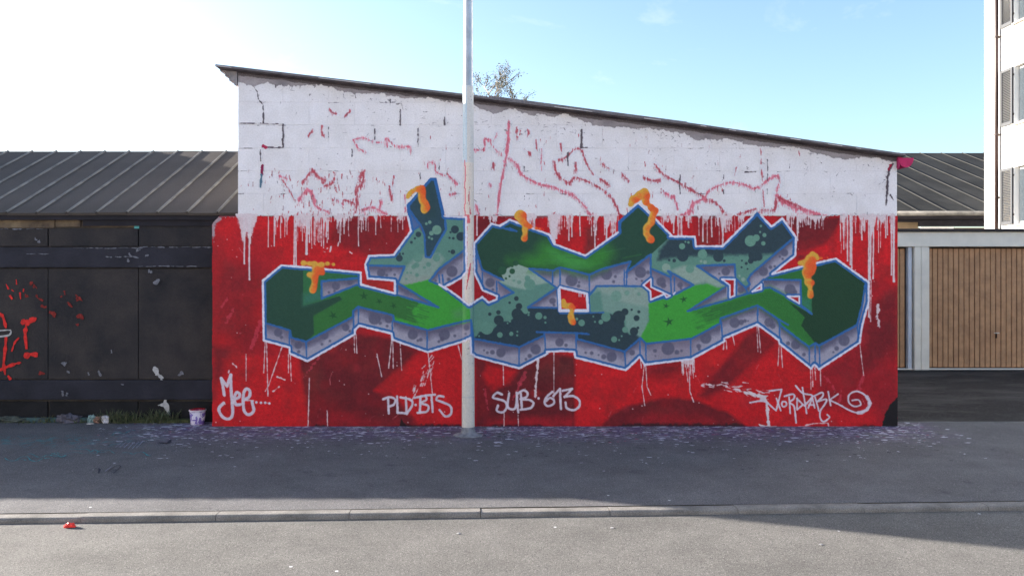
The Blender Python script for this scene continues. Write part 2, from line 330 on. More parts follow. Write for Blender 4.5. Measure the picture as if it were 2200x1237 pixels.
fill([(1463, 768), (1490, 765), (1489, 782), (1466, 784)], PW, DRP, 2, .85, rag=3)

# --- upper white wall: rollered smears of old red paint, chips, cracks, bare mortar below the roof
ROOF = [(470, 143), (1000, 206), (1470, 266), (1937, 333)]
roofy = np.interp(gx, [p[0] for p in ROOF], [p[1] for p in ROOF]).astype(np.float32)
upper = ((gx > 511) & (gx < 1926.5) & (gy < 463.5) & (gy > roofy + 9)).astype(np.float32)
PK, PR = c8(206, 100, 126), c8(170, 60, 76)
def smear(pts, w, col=PK):
    w *= .74
    P = curve(pts, 10) if len(pts) > 2 else np.linspace(pts[0], pts[1], 12)
    stroke(P, w * .7, mix1(col, WHITE, .35), None, .30, rag=3.5, soft=1.5, clip=upper, nz=NV, hole=.3); mark(P, w * .8)
    stroke(P, w * .42, mix1(col, c8(150, 40, 60), .25), SME, .80, rag=2.6, clip=upper, nz=NV, hole=.36)
    L_ = np.hypot(*np.diff(P, axis=0).T).sum(); n = int(L_ * w * .16) + 3
    for i in range(n):
        x, y = P[rng.integers(len(P))] + (rng.normal(0, w * .26), abs(rng.normal(0, w * .5)) - w * .2); l = rng.uniform(2, 9)
        stroke([(x, y - l / 2), (x + rng.normal(0, .6), y + l / 2)], rng.uniform(.6, 1.5), mix1(col, c8(140, 70, 84) if rng.random() < .3 else WHITE, rng.uniform(0, .25)), SME, rng.uniform(.4, .9), rag=.7, clip=upper)
def mix1(a, b, t): return a * (1 - t) + b * t
GH = np.zeros((CH, CW), bool)
def mark(P, w):
    r_ = _win(P, w + 4)
    if r_ is None: return
    p, X, Y, sl = r_; D, _ = _d2(p, X, Y, False); GH[sl] |= (D < w * .75 + 4)
for pts, w, col in [
    ([(1093, 263), (1090, 320), (1080, 376), (1072, 420), (1068, 475)], 8, PK), ([(1092, 300), (1088, 330)], 12, PK),
    ([(1094, 342), (1111, 354), (1122, 376), (1159, 396), (1187, 402), (1216, 414), (1232, 420), (1253, 440), (1270, 467)], 9, PK),
    ([(1190, 348), (1193, 366), (1205, 382), (1222, 393), (1236, 382), (1268, 393), (1304, 415), (1321, 438), (1332, 462)], 8, PR),
    ([(1200, 343), (1214, 339), (1236, 321), (1248, 322), (1254, 335), (1263, 358), (1275, 376)], 5, PR),
    ([(1290, 350), (1309, 363)], 5, PR), ([(1288, 384), (1300, 392), (1308, 398)], 10, PR), ([(1336, 375), (1350, 389)], 6, PR), ([(1382, 382), (1401, 388), (1418, 387)], 9, PR),
    ([(1406, 353), (1425, 375), (1457, 392), (1481, 406), (1508, 421), (1516, 428), (1540, 438), (1560, 463)], 8, PR),
    ([(1480, 464), (1486, 440), (1500, 432), (1513, 425), (1522, 411), (1544, 399), (1571, 392), (1601, 398), (1616, 405), (1633, 400), (1650, 386), (1667, 378), (1676, 386), (1669, 405), (1668, 420)], 7, PK),
    ([(1460, 466), (1484, 452)], 12, PK), ([(1488, 434), (1488, 455)], 10, PK),
    ([(1668, 420), (1682, 432), (1710, 446), (1754, 459), (1786, 472)], 18, PK), ([(1672, 424), (1720, 446)], 10, PR),
    ([(1634, 323), (1637, 386), (1641, 444)], 3, PR), ([(1635, 451), (1664, 450), (1667, 425)], 9, PR), ([(1584, 461), (1623, 449)], 6, PR),
    ([(758, 300), (770, 318), (786, 328)], 4, PK), ([(760, 300), (782, 297), (805, 306), (825, 305), (831, 298), (850, 315), (868, 318)], 3, PK), ([(829, 300), (832, 316)], 7, PK), ([(850, 315), (880, 316), (882, 330)], 5, PK),
    ([(709, 236), (715, 243), (724, 245)], 4, PR), ([(740, 251), (753, 239)], 5, PR), ([(692, 271), (692, 285), (697, 295)], 5, PR), ([(663, 292), (672, 280)], 4, PR),
    ([(919, 362), (920, 350), (934, 352), (936, 368), (950, 376), (966, 380), (980, 392)], 4, PK), ([(966, 380), (982, 395)], 8, PK), ([(966, 418), (980, 416)], 7, PK), ([(1016, 322), (1040, 321), (1041, 300), (1052, 305), (1068, 326), (1078, 332)], 5, PK), ([(1050, 300), (1060, 303), (1068, 285)], 3, PK),
    ([(671, 364), (680, 376), (697, 388)], 12, PR), ([(650, 392), (671, 366)], 8, PR), ([(642, 430), (652, 416), (662, 408), (672, 420), (680, 444), (706, 456)], 11, PK), ([(779, 370), (780, 394), (768, 404), (767, 426), (764, 456)], 11, PR), ([(770, 392), (778, 372)], 12, PR),
    ([(697, 400), (712, 395), (718, 382)], 8, PR), ([(600, 378), (616, 384)], 8, PK), ([(606, 386), (620, 406), (633, 430)], 2.4, PR), ([(837, 400), (838, 415), (842, 430)], 9, PR), ([(820, 430), (815, 450)], 9, PK), ([(780, 452), (800, 446), (830, 460)], 10, PK), ([(846, 380), (842, 400)], 4, PR), ([(740, 430), (760, 436)], 7, PR), ([(724, 430), (738, 440)], 5, PK),
    ([(870, 420), (872, 452)], 5, PK), ([(1026, 452), (1022, 440)], 9, PK), ([(1024, 445), (1030, 464)], 8, PK), ([(1110, 275), (1111, 300)], 5, PR), ([(1152, 300), (1152, 320)], 5, PR), ([(1163, 320), (1163, 365)], 4, PK), ([(1134, 280), (1135, 290)], 8, PR), ([(1126, 320), (1140, 332)], 3, PR), ([(1060, 352), (1060, 360)], 8, PR), ([(1052, 395), (1054, 400)], 7, PK), ([(1204, 310), (1206, 318)], 6, PR), ([(1237, 350), (1237, 370)], 6, PR), ([(1428, 415), (1450, 425)], 8, PK), ([(1448, 420), (1456, 450)], 6, PK), ([(1578, 375), (1582, 360)], 3, PR)]:
    smear(pts, w, col)
GHL = GH & (upper > 0) & (LB == 0); LB[GHL] = SME
for k in range(260):                                   # streaky flecks
    if k % 3: x, y = rng.normal(720, 110), rng.uniform(360, 462)
    else: x, y = rng.uniform(900, 1720), rng.uniform(280, 462)
    l = rng.uniform(2, 12); stroke([(x, y), (x + rng.normal(0, 1.2), y + l)], rng.uniform(.8, 2.4), PR if k % 4 else c8(150, 110, 120), SME, .8, rag=1, clip=upper)
DK = c8(80, 72, 82)
for k in range(420):                                   # small chips
    x = rng.uniform(512, 1926); y = rng.uniform(190, 462); near = rng.random() < .55
    if near: y = np.interp(x, [p[0] for p in ROOF], [p[1] for p in ROOF]) + 16 + abs(rng.normal(0, 45))
    stroke([(x, y), (x + rng.normal(0, 3), y + rng.normal(0, 3))], rng.uniform(.5, 1.5), DK if k % 3 == 0 else c8(146, 142, 154), CRK, .75, rag=.8, clip=upper)
for k in range(520):                                   # scraped, greyish scuffs thickest under the roof edge
    x = rng.uniform(514, 1925); y = np.interp(x, [p[0] for p in ROOF], [p[1] for p in ROOF]) + 14 + abs(rng.normal(0, 34)); a = rng.uniform(0, 6.28); l = rng.uniform(2, 11)
    if NB[int(y) - CY0, int(x) - CX0] < .46: continue
    stroke([(x, y), (x + math.cos(a) * l * .5 + rng.normal(0, 1.5), y + math.sin(a) * l * .3), (x + math.cos(a) * l, y + math.sin(a) * l * .6)], rng.uniform(.6, 1.5), c8(150, 146, 158) if k % 4 else c8(96, 90, 100), CRK, rng.uniform(.4, .8), rag=.9, clip=upper)
COURSES = [463.5, 416, 367.5, 318.5, 269, 220]
for cy in COURSES:                                     # open bits of the bed joints
    x = 512.
    while x < 1920:
        l = rng.uniform(6, 34)
        if rng.random() < .24: stroke([(x, cy + rng.normal(0, .6)), (x + l * .5, cy + rng.normal(0, 1)), (x + l, cy + rng.normal(0, .6))], rng.uniform(.6, 1.7), DK if rng.random() < .4 else c8(120, 114, 126), CRK, .8, rag=1.1, clip=upper)
        x += l + rng.uniform(4, 40)
for x, y0, y1, w in [(608, 268, 316, 4), (860, 236, 268, 4), (955, 252, 268, 4), (898, 276, 316, 2.4), (943, 350, 365, 2), (1126, 358, 368, 2), (1249, 280, 318, 5), (1220, 328, 356, 3.6), (1461, 376, 416, 3), (1554, 376, 384, 2), (1554, 408, 416, 2), (1648, 342, 390, 1.6), (1648, 405, 417, 1.6), (805, 278, 300, 2.4), (706, 272, 295, 1.6), (756, 322, 336, 3), (903, 371, 384, 2.4), (1126, 420, 428, 2), (838, 214, 226, 2), (592, 168, 188, 3)]:
    stroke([(x, y0), (x + rng.normal(0, .7), (y0 + y1) / 2), (x, y1)], w, DK, CRK, .9, rag=1.4, clip=upper)
for pts, w in [([(531, 169), (543, 184), (553, 198), (555, 213), (565, 225), (566, 246)], 2.2), ([(566, 244), (566, 263)], 4), ([(512, 265), (560, 265), (608, 267)], 2.4), ([(607, 292), (608, 317), (586, 317)], 3), ([(586, 317), (564, 316)], 4), ([(559, 321), (560, 347)], 3), ([(851, 224), (862, 222), (866, 236)], 2), ([(1910, 366), (1906, 384), (1906, 416)], 5), ([(1906, 376), (1904, 420), (1903, 440)], 4), ([(1912, 418), (1919, 430)], 3), ([(1918, 352), (1908, 368)], 5), ([(1249, 318), (1262, 317)], 3), ([(1600, 370), (1622, 369)], 3), ([(1670, 369), (1695, 368), (1696, 352)], 1.4), ([(1225, 222), (1227, 240), (1236, 250)], 2)]:
    stroke(pts, w, DK, CRK, .95, rag=1.5, clip=upper)
stroke([(564, 356), (563, 374)], 6, c8(128, 30, 74), CRK, 1, rag=1.4, clip=upper); stroke([(562, 376), (560, 402)], 5, c8(78, 112, 138), CRK, 1, rag=1.4, clip=upper)
stroke([(566, 314), (572, 317)], 7, c8(170, 44, 82), CRK, 1, rag=1.5, clip=upper); stroke([(1908, 364), (1914, 354)], 5, c8(150, 24, 64), CRK, 1, rag=1.4, clip=upper)
fill([(1885, 332), (1918, 336), (1916, 343), (1890, 337)], c8(158, 30, 50), CRK, 2, .9, rag=2, clip=upper)
# bare grey mortar left under the roof edge
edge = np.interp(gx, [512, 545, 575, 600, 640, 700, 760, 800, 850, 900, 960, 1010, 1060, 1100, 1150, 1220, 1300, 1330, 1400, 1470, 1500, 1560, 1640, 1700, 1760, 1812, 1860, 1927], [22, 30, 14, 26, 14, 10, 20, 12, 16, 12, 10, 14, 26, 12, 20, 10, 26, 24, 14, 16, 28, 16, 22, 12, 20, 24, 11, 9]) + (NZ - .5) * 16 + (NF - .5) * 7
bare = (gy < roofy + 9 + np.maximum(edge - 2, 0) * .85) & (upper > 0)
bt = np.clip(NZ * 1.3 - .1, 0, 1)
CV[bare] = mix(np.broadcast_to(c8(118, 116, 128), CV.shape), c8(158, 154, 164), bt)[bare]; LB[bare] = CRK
dark = bare & (gy < roofy + 11 + NZ * 7); CV[dark] = c8(92, 88, 97)  # shadow line under the roof edge, painted as a darker grey

# --- the letters
OUT = [(565, 603), (604.6, 570), (664, 574.5), (693.5, 577.6), (775, 585.4), (775.7, 611), (849, 630), (848.5, 602.6), (790.3, 598), (784.7, 568), (793, 549.5), (846, 547.5), (883, 496.7), (876, 464), (873.8, 440), (923.7, 381.5), (937.6, 382), (954.5, 456), (955, 464), (1002.5, 467), (1003, 583), (992.7, 596), (955.6, 616), (1008.7, 655), (1036.5, 637.6), (1050, 650), (1067, 643), (1067.6, 636), (1037, 623.4), (1019, 584.6), (1018.4, 523), (1056, 480.7), (1074, 485.3), (1095.4, 472.3), (1148.4, 492.4), (1179.5, 503.4), (1191, 524.5), (1257.5, 549), (1328, 499), (1327.5, 476), (1371, 436), (1406.3, 469), (1442.5, 505.8), (1439, 508), (1492.6, 508.5), (1494.8, 529), (1552, 529), (1626.4, 454.6), (1657, 487), (1680.5, 469), (1709.7, 509.5), (1708.4, 549), (1658.6, 588.6), (1724.8, 571.7), (1795.3, 555.6), (1865.9, 606), (1866, 648), (1852, 698.5), (1846.5, 735.6), (1759, 793), (1749.5, 782.5), (1742.3, 791.4), (1674.4, 737.2), (1672.7, 730), (1626.7, 696.5), (1555.4, 726.8), (1556.6, 732.5), (1485.4, 770.7), (1384.5, 783), (1374, 766.4), (1344, 794.8), (1235.8, 767.3), (1234, 755), (1204, 753.6), (1175, 755), (1176, 759), (1115.5, 790.6), (1021, 765.7), (1012.4, 757), (1011.4, 724.5), (992, 734), (919, 756), (843, 729), (841, 716), (772.6, 699.3), (762.8, 708), (762, 717.6), (660.6, 775.4), (622.6, 758.5), (621.9, 745.8), (567, 731)]
HOLES = [[(1203.4, 617), (1260.8, 630.7), (1263.3, 667), (1203.4, 667), (1201, 622.6)], [(1382, 612.4), (1398.2, 598.9), (1398.4, 616.5), (1439.6, 635), (1431.8, 638.5), (1427, 631.5), (1398.2, 643.5), (1397, 625)], [(1550.5, 599.5), (1578.3, 600), (1577.6, 635), (1568, 639), (1567.7, 612.4)], [(1616.4, 626), (1635.2, 610.5), (1635.2, 621.2)], [(1691.3, 636.4), (1716.8, 636.4), (1716.8, 651.7)]]
SIL = np.zeros((CH, CW), np.float32)
sl, a = amask(OUT); SIL[sl] = a
keep = CV.copy(); keepL = LB.copy()
for h in HOLES:
    sl, a = amask(h); SIL[sl] *= 1 - a
DG, DG2, MG, BG, TL, PL, SLT, BL = c8(36, 72, 60), c8(33, 66, 50), c8(46, 110, 58), c8(60, 152, 60), c8(88, 134, 126), c8(136, 160, 156), c8(44, 65, 78), c8(44, 98, 166)
WL = c8(205, 209, 232)
FACE = np.zeros((CH, CW), np.float32)
def face(pts, col, soft=1.0, add=True, alpha=1., rag=0., nz=None):
    r = amask(pts, soft, rag, nz); sl, a = r; a = a * SIL[sl] * alpha
    _put(sl, a, np.asarray(col, np.float32), LET)
    if add: FACE[sl] = np.maximum(FACE[sl], a)
P1 = [(567, 603), (604.6, 570), (775, 585.4), (773, 597), (691, 604), (691, 641), (766, 612), (776, 611), (849, 631), (853, 635), (942, 660), (855, 608), (923, 603), (947, 613), (1008.7, 655), (1012, 686), (919.6, 709), (846, 689), (845, 677), (770, 659), (759, 667), (758.5, 680), (658, 733.5), (626, 725), (623.5, 709.5), (572, 694), (567, 694)]
P2 = [(855, 608), (869.5, 572), (786, 570), (784.7, 567), (793, 549.5), (846, 547.5), (884, 497.5), (899, 488), (912, 505), (914.5, 552), (925, 553), (958.5, 493), (956, 465), (1002, 467), (1002, 534), (944, 577), (923, 603)]
P3 = [(874, 440), (923.7, 381.5), (937.6, 382), (954.5, 456), (958.5, 493), (941, 522), (925, 553), (914.5, 552), (911, 505), (903.8, 482), (897, 476), (883, 455)]
P4 = [(1008.7, 655), (1036.5, 637.6), (1050, 652), (1103, 628.6), (1071, 606), (1082, 600), (1110, 568), (1137, 576.5), (1196, 618), (1134, 660), (1200, 661), (1203, 672), (1267, 670), (1267, 632), (1282, 614.7), (1381, 615), (1396, 630.7), (1397, 648), (1450, 632), (1489.4, 612), (1435, 582), (1443, 592), (1439, 594.5), (1404, 579), (1398, 578), (1400, 545), (1440, 508), (1492.6, 508.5), (1494.8, 529), (1552, 529), (1626.4, 454.6), (1657, 487), (1680.5, 469), (1709.7, 509.5), (1705, 511), (1613, 589), (1606, 601), (1611, 611), (1602, 618), (1580, 598), (1578, 568), (1497, 571), (1561, 613.5), (1477, 668), (1586, 636.5), (1617, 627), (1640, 619), (1654, 617), (1691, 637), (1720, 655), (1720, 601), (1640, 600), (1658.6, 588.6), (1795.3, 555.6), (1865.9, 606), (1859, 607), (1852, 655), (1841, 697.6), (1759, 742), (1752, 736.5), (1737, 744.5), (1677.5, 699), (1671, 685), (1627, 655.5), (1548, 684), (1547, 694.5), (1485, 727.5), (1388, 738), (1376, 726), (1342, 755), (1239, 727.5), (1240, 718), (1169, 714), (1169, 720), (1115.5, 745), (1017, 727), (1012, 686)]
P5 = [(1018.4, 523), (1056, 480.7), (1074, 485.3), (1095.4, 472.3), (1148.4, 492.4), (1179.5, 503.4), (1191, 524.5), (1257.5, 549), (1328, 499), (1327.5, 476), (1371, 436), (1442.5, 506), (1440, 508), (1400, 545), (1345, 585), (1355, 561.5), (1295, 577.5), (1266, 590), (1205, 574.5), (1195, 577), (1190, 581), (1139, 577), (1110, 568), (1082, 600), (1036, 579), (1031, 562), (1020, 526)]
for P in (P1, P2, P3, P4, P5):
    sl, a = amask(P); FACE[sl] = np.maximum(FACE[sl], a * SIL[sl])
# grey block sides: darker where they meet the letter above, fading downward, done with the can
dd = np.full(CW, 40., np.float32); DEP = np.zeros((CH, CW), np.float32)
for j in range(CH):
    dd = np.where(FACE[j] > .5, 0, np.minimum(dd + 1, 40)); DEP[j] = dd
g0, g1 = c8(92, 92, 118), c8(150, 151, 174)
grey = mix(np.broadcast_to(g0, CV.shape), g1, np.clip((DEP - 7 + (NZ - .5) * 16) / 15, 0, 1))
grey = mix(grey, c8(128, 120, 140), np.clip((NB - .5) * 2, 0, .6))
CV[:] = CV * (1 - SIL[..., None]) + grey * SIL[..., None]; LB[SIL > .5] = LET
GC = SIL * (1 - FACE)
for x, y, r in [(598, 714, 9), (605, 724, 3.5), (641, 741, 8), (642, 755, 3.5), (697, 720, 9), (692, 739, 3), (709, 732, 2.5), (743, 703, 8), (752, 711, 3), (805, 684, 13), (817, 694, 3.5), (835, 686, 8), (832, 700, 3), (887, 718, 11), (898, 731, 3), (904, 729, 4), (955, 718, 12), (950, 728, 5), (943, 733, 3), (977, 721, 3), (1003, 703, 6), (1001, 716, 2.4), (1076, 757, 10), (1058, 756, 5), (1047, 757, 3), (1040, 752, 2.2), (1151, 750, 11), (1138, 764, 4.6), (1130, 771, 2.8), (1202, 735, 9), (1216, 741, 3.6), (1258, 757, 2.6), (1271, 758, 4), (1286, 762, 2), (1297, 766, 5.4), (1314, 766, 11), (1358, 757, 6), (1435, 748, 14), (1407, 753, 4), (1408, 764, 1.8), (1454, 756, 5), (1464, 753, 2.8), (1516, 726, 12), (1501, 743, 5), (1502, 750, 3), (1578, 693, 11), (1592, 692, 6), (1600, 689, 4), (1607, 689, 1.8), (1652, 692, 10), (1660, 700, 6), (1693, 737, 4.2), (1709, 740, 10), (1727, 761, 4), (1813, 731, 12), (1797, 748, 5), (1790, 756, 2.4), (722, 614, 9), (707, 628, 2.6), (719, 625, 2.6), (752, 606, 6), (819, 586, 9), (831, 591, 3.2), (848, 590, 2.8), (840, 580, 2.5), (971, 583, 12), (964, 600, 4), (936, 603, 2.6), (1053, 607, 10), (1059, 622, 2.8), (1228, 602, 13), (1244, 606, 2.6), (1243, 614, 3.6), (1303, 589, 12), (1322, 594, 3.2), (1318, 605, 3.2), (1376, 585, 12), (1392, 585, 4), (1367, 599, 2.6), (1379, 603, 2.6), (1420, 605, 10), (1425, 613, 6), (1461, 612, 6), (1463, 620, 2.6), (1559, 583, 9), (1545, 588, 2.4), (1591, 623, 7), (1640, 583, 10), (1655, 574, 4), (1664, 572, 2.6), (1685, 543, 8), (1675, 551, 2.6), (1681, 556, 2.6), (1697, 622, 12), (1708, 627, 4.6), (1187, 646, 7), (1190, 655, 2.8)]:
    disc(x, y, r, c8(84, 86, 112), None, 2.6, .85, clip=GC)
fill([(878, 458), (896, 478), (900, 486), (884, 496)], c8(112, 106, 140), None, 4, .9, clip=GC)
# letter faces
face(P1, MG)
face([(567, 603), (604.6, 570), (652, 571), (652, 656), (729, 636), (737, 643), (674, 680), (676, 716), (658, 734), (626, 726), (623, 710), (567, 694)], DG, 2, rag=1)
face([(652, 575), (775, 585), (773, 600), (691, 606), (691, 643), (652, 655)], c8(44, 104, 66), 2)
face([(652, 632), (691, 622), (691, 643), (652, 656)], c8(50, 108, 92), 14)
face([(674, 678), (735, 644), (776, 611), (849, 631), (880, 645), (900, 700), (846, 689), (845, 677), (770, 659), (759, 667), (758, 680), (676, 724)], c8(48, 108, 56), 6)
face([(866, 616), (923, 602), (947, 613), (1008.7, 655), (1016, 690), (919.6, 709), (846, 689), (845, 680), (880, 690), (898, 696), (884, 668), (905, 650), (942, 660)], BG, 5, rag=2)
for k in range(30):
    x, y = rng.uniform(868, 905), rng.uniform(652, 702); l = rng.uniform(10, 30)
    stroke([(x, y), (x + l, y + l * .33)], rng.uniform(.8, 2.2), BG if k % 2 else MG, None, .7, clip=FACE)
face([(972, 668), (1000, 660), (1000, 682), (976, 684)], c8(84, 140, 96), 16, alpha=.7)
face(P2, TL); face([(855, 610), (872, 575), (890, 555), (918, 546), (945, 545), (955, 556), (923, 604), (900, 612)], c8(126, 152, 148), 9)
face([(856, 606), (870, 590), (925, 592), (922, 604), (876, 617)], c8(134, 150, 148), 8, alpha=.8)
face([(868, 613), (924, 600), (950, 616), (900, 640)], BG, 3, rag=1.5)
face(P3, c8(44, 72, 88)); face([(890, 430), (925, 388), (934, 400), (940, 470), (915, 470)], c8(42, 70, 80), 10)
for x, y, r in [(899, 503.6, 6), (891.5, 512, 2.5), (884, 520.5, 3), (859, 545, 2.4), (866, 545, 2.4), (858, 554.5, 7.3), (977.5, 493, 8.5), (968, 499, 2.4), (966, 511, 2.4), (974, 512, 2.8), (990, 508, 9.5), (973, 541, 5), (965, 540, 2)]: disc(x, y, r, SLT, None, 1.3, 1, FACE)
for x, y, r in [(916, 480.6, 3), (923.4, 477.5, 3.8), (938.5, 494, 10), (927, 501, 5), (922, 510, 2.8), (928, 513, 2.8)]: disc(x, y, r, c8(104, 146, 136), None, 1.3, 1, FACE)
for x, y, r in [(898, 553, 10), (938, 554, 8), (895, 569.5, 6), (888.6, 573, 5), (920.6, 568, 5.5), (912, 574.6, 3.2), (896, 590.6, 4.4), (883, 586, 2.4), (875, 585.5, 2.4), (873, 599, 2.4)]: disc(x, y, r, c8(92, 138, 128), None, 1.6, .9, FACE)
face(P4, TL)
fT = [(1071, 606), (1082, 600), (1086, 580), (1110, 568), (1137, 576.5), (1180, 607), (1150, 612), (1128, 622), (1100, 616)]
face(fT, c8(138, 164, 158), 5)
disc(1133, 597.5, 6, c8(94, 140, 130), None, 1.5, 1, FACE); disc(1138, 611, 12, c8(94, 140, 130), None, 2, 1, FACE)
face([(1017, 727), (1030, 712), (1060, 706), (1076, 690), (1096, 690), (1112, 668), (1134, 672), (1134, 660), (1200, 661), (1203, 672), (1267, 670), (1297, 671), (1318, 676), (1340, 678), (1342, 700), (1352, 718), (1368, 716), (1378, 728), (1342, 757), (1238, 730), (1240, 718), (1169, 714), (1169, 722), (1115, 747)], c8(42, 62, 74), 3, rag=2)
face([(1267, 668), (1267, 632), (1282, 614.7), (1381, 615), (1397, 632), (1397, 650), (1390, 710), (1378, 727), (1366, 718), (1344, 712), (1344, 690), (1330, 672), (1310, 672)], c8(112, 148, 142), 6)
face([(1285, 616), (1381, 615), (1397, 632), (1396, 660), (1340, 650), (1310, 634), (1290, 628)], c8(132, 156, 152), 8, alpha=.9)
face([(1267, 668), (1267, 632), (1290, 625), (1296, 668)], TL, 6)
for x, y, r in [(1109.4, 641, 5), (1095, 650, 2.7), (1115, 657.7, 7), (1111, 674, 12), (1070.8, 670.6, 4.7), (1052.3, 674.5, 3.6), (1071.5, 687.4, 10.5), (1329.5, 681, 14), (1342.5, 669.5, 7.5), (1357, 665, 2.5), (1372.4, 669.5, 3.3), (1367.5, 683, 6.3), (1362, 711.5, 9), (1370.4, 704, 3)]: disc(x, y, r, c8(42, 62, 72), None, 1.3, 1, FACE)
for x, y, r in [(1157.5, 678.4, 7.7), (1171, 681.6, 3.5), (1171.7, 692.6, 2.3), (1136, 671, 2.5), (1135.5, 676, 2.3), (1129, 668.7, 5.5), (1091.5, 681.6, 5), (1095.4, 689.8, 2.3), (1090.5, 694, 1.8), (1046, 704, 14), (1030, 700, 12), (1074, 719, 6), (1098.5, 716.7, 4.5), (1111.6, 712, 2), (1111, 720, 2.3), (1022, 718, 4), (1029.4, 721.5, 2), (1249.5, 693.3, 7), (1239.3, 685, 3), (1274.6, 679.5, 2), (1278, 691, 2.2), (1290.7, 691.3, 5), (1301.6, 680.5, 10), (1319.3, 728.5, 6.5), (1330, 730, 2.2), (1335.5, 721.6, 2), (1343, 708, 6.5)]: disc(x, y, r, c8(92, 138, 128), None, 1.3, 1, FACE)
for x, y, r in [(1324, 635.6, 11.5), (1346.8, 629, 5.5), (1372.4, 631.5, 4), (1365, 619.4, 2.5), (1115.4, 606, 4.5), (1104, 602, 3.5), (1105, 591, 2.5)]: disc(x, y, r, c8(104, 146, 136), None, 1.8, .9, FACE)
face([(1394, 650), (1450, 632), (1489.4, 612), (1545, 606), (1561, 613.5), (1477, 668), (1586, 636.5), (1654, 617), (1691, 637), (1744, 674), (1760, 742), (1752, 736.5), (1737, 744.5), (1677.5, 699), (1671, 685), (1627, 655.5), (1548, 684), (1547, 694.5), (1485, 727.5), (1388, 738), (1376, 726), (1394, 690)], BG, 4, rag=2)
face([(1490, 668), (1586, 636.5), (1654, 617), (1700, 640), (1744, 674), (1760, 742), (1752, 736.5), (1737, 744.5), (1677.5, 699), (1671, 685), (1627, 655.5), (1548, 684), (1520, 690)], c8(46, 112, 54), 18)
for k in range(34):
    x, y = rng.uniform(1480, 1535), rng.uniform(660, 700); l = rng.uniform(10, 30)
    stroke([(x, y + 8), (x + l, y + 8 - l * .32)], rng.uniform(.8, 2), BG if k % 2 else c8(44, 108, 54), None, .65, clip=FACE)
FCp = [(1398, 578), (1400, 545), (1440, 508), (1492.6, 508.5), (1494.8, 529), (1552, 529), (1626.4, 454.6), (1657, 487), (1680.5, 469), (1709.7, 509.5), (1705, 511), (1613, 589), (1606, 601), (1611, 611), (1602, 618), (1580, 598), (1578, 568), (1497, 571), (1561, 613.5), (1545, 618), (1520, 608), (1489.4, 612), (1435, 582), (1443, 592), (1439, 594.5), (1404, 579)]
face(FCp, c8(90, 136, 126), 2)
face([(1440, 580), (1470, 570), (1497, 573), (1561, 613.5), (1540, 617), (1515, 606), (1489, 612)], c8(134, 158, 152), 7)
face([(1412, 560), (1418, 536), (1440, 508), (1492.6, 508.5), (1494.8, 529), (1552, 529), (1626.4, 454.6), (1657, 487), (1680.5, 469), (1709.7, 509.5), (1662, 546), (1640, 546), (1560, 548), (1500, 549), (1440, 554)], c8(44, 64, 76), 9, rag=3)
for x, y, r in [(1543, 551.6, 11), (1620.7, 548.4, 13), (1630, 552, 8), (1612.6, 560.5, 6), (1555.7, 560, 3), (1603, 565.8, 3.2), (1593.7, 559.7, 2), (1593, 574, 2.2), (1605.7, 577.5, 2), (1466.7, 550, 12), (1448.4, 559.7, 3.8), (1437.6, 558.8, 2.6)]: disc(x, y, r, c8(44, 64, 76), None, 1.3, 1, FACE)
for x, y, r in [(1611.8, 517.6, 12), (1624.7, 511, 7.3), (1642, 505, 4.4), (1639.6, 522.8, 4.7), (1634.5, 485.6, 2.7), (1632.8, 498.5, 2.3), (1465.2, 529, 6.5), (1472.3, 519.4, 2), (1478.8, 520.7, 2.7), (1509, 546, 10), (1511, 537.5, 4), (1482, 577.5, 9)]: disc(x, y, r, c8(98, 144, 132), None, 1.3, 1, FACE)
for x, y, r in [(1431, 575, 9), (1514.6, 563, 4), (1506, 561, 3), (1596.5, 600, 4.5), (1588.4, 592.4, 2.5)]: disc(x, y, r, c8(134, 160, 152), None, 1.6, .9, FACE)
face([(1640, 600), (1658.6, 588.6), (1752, 566), (1744, 674), (1720, 656), (1720, 601)], c8(44, 108, 54), 2)
face([(1720, 640), (1744, 640), (1744, 674), (1720, 656)], c8(50, 116, 92), 16)
face([(1693, 648), (1744, 675), (1743, 590), (1750, 566), (1795, 555.6), (1862, 606), (1852, 655), (1841, 697.6), (1759, 742), (1749, 734), (1721, 699), (1729, 681.5)], c8(30, 64, 46), 2, rag=1)
face(P5, DG)
face([(1095, 560), (1150, 545), (1165, 520), (1191, 524.5), (1257.5, 549), (1300, 520), (1320, 545), (1300, 575), (1266, 590), (1205, 574.5), (1190, 581), (1139, 577)], c8(52, 122, 54), 34, rag=8, nz=NZ)
face([(1180, 535), (1257, 552), (1268, 570), (1230, 582), (1190, 560)], c8(66, 146, 72), 20, alpha=.8, rag=5, nz=NZ)
for k in range(26):
    x, y = rng.uniform(1110, 1340), rng.uniform(540, 580); l = rng.uniform(14, 44)
    stroke([(x, y), (x + l, y - l * .2 if x > 1250 else y + l * .08)], rng.uniform(1.5, 4), [DG, BG, c8(60, 120, 84)][k % 3], None, .22, soft=2, clip=FACE)
face([(1082, 600), (1078, 591), (1090, 576), (1112, 567.5), (1137, 576.5), (1120, 600)], c8(138, 164, 158), 1.5)
for x, y, r in [(1100.5, 582.6, 6), (1100.5, 571.6, 2.5), (1079, 581, 9), (1108, 565, 6), (1094.7, 593.4, 2.3), (1087, 598, 2.5)]: disc(x, y, r, c8(40, 84, 64), None, 1.2, 1, FACE)
def star(x, y, r, rot):
    p = []
    for k in range(10):
        a = rot + k * math.pi / 5; q = r * (1.15 + .25 * math.sin(k * 2.3) if k % 2 == 0 else .38); p.append((x + q * math.cos(a), y + q * math.sin(a)))
    fill(p, c8(30, 80, 48), None, 1.2, .9, clip=FACE)
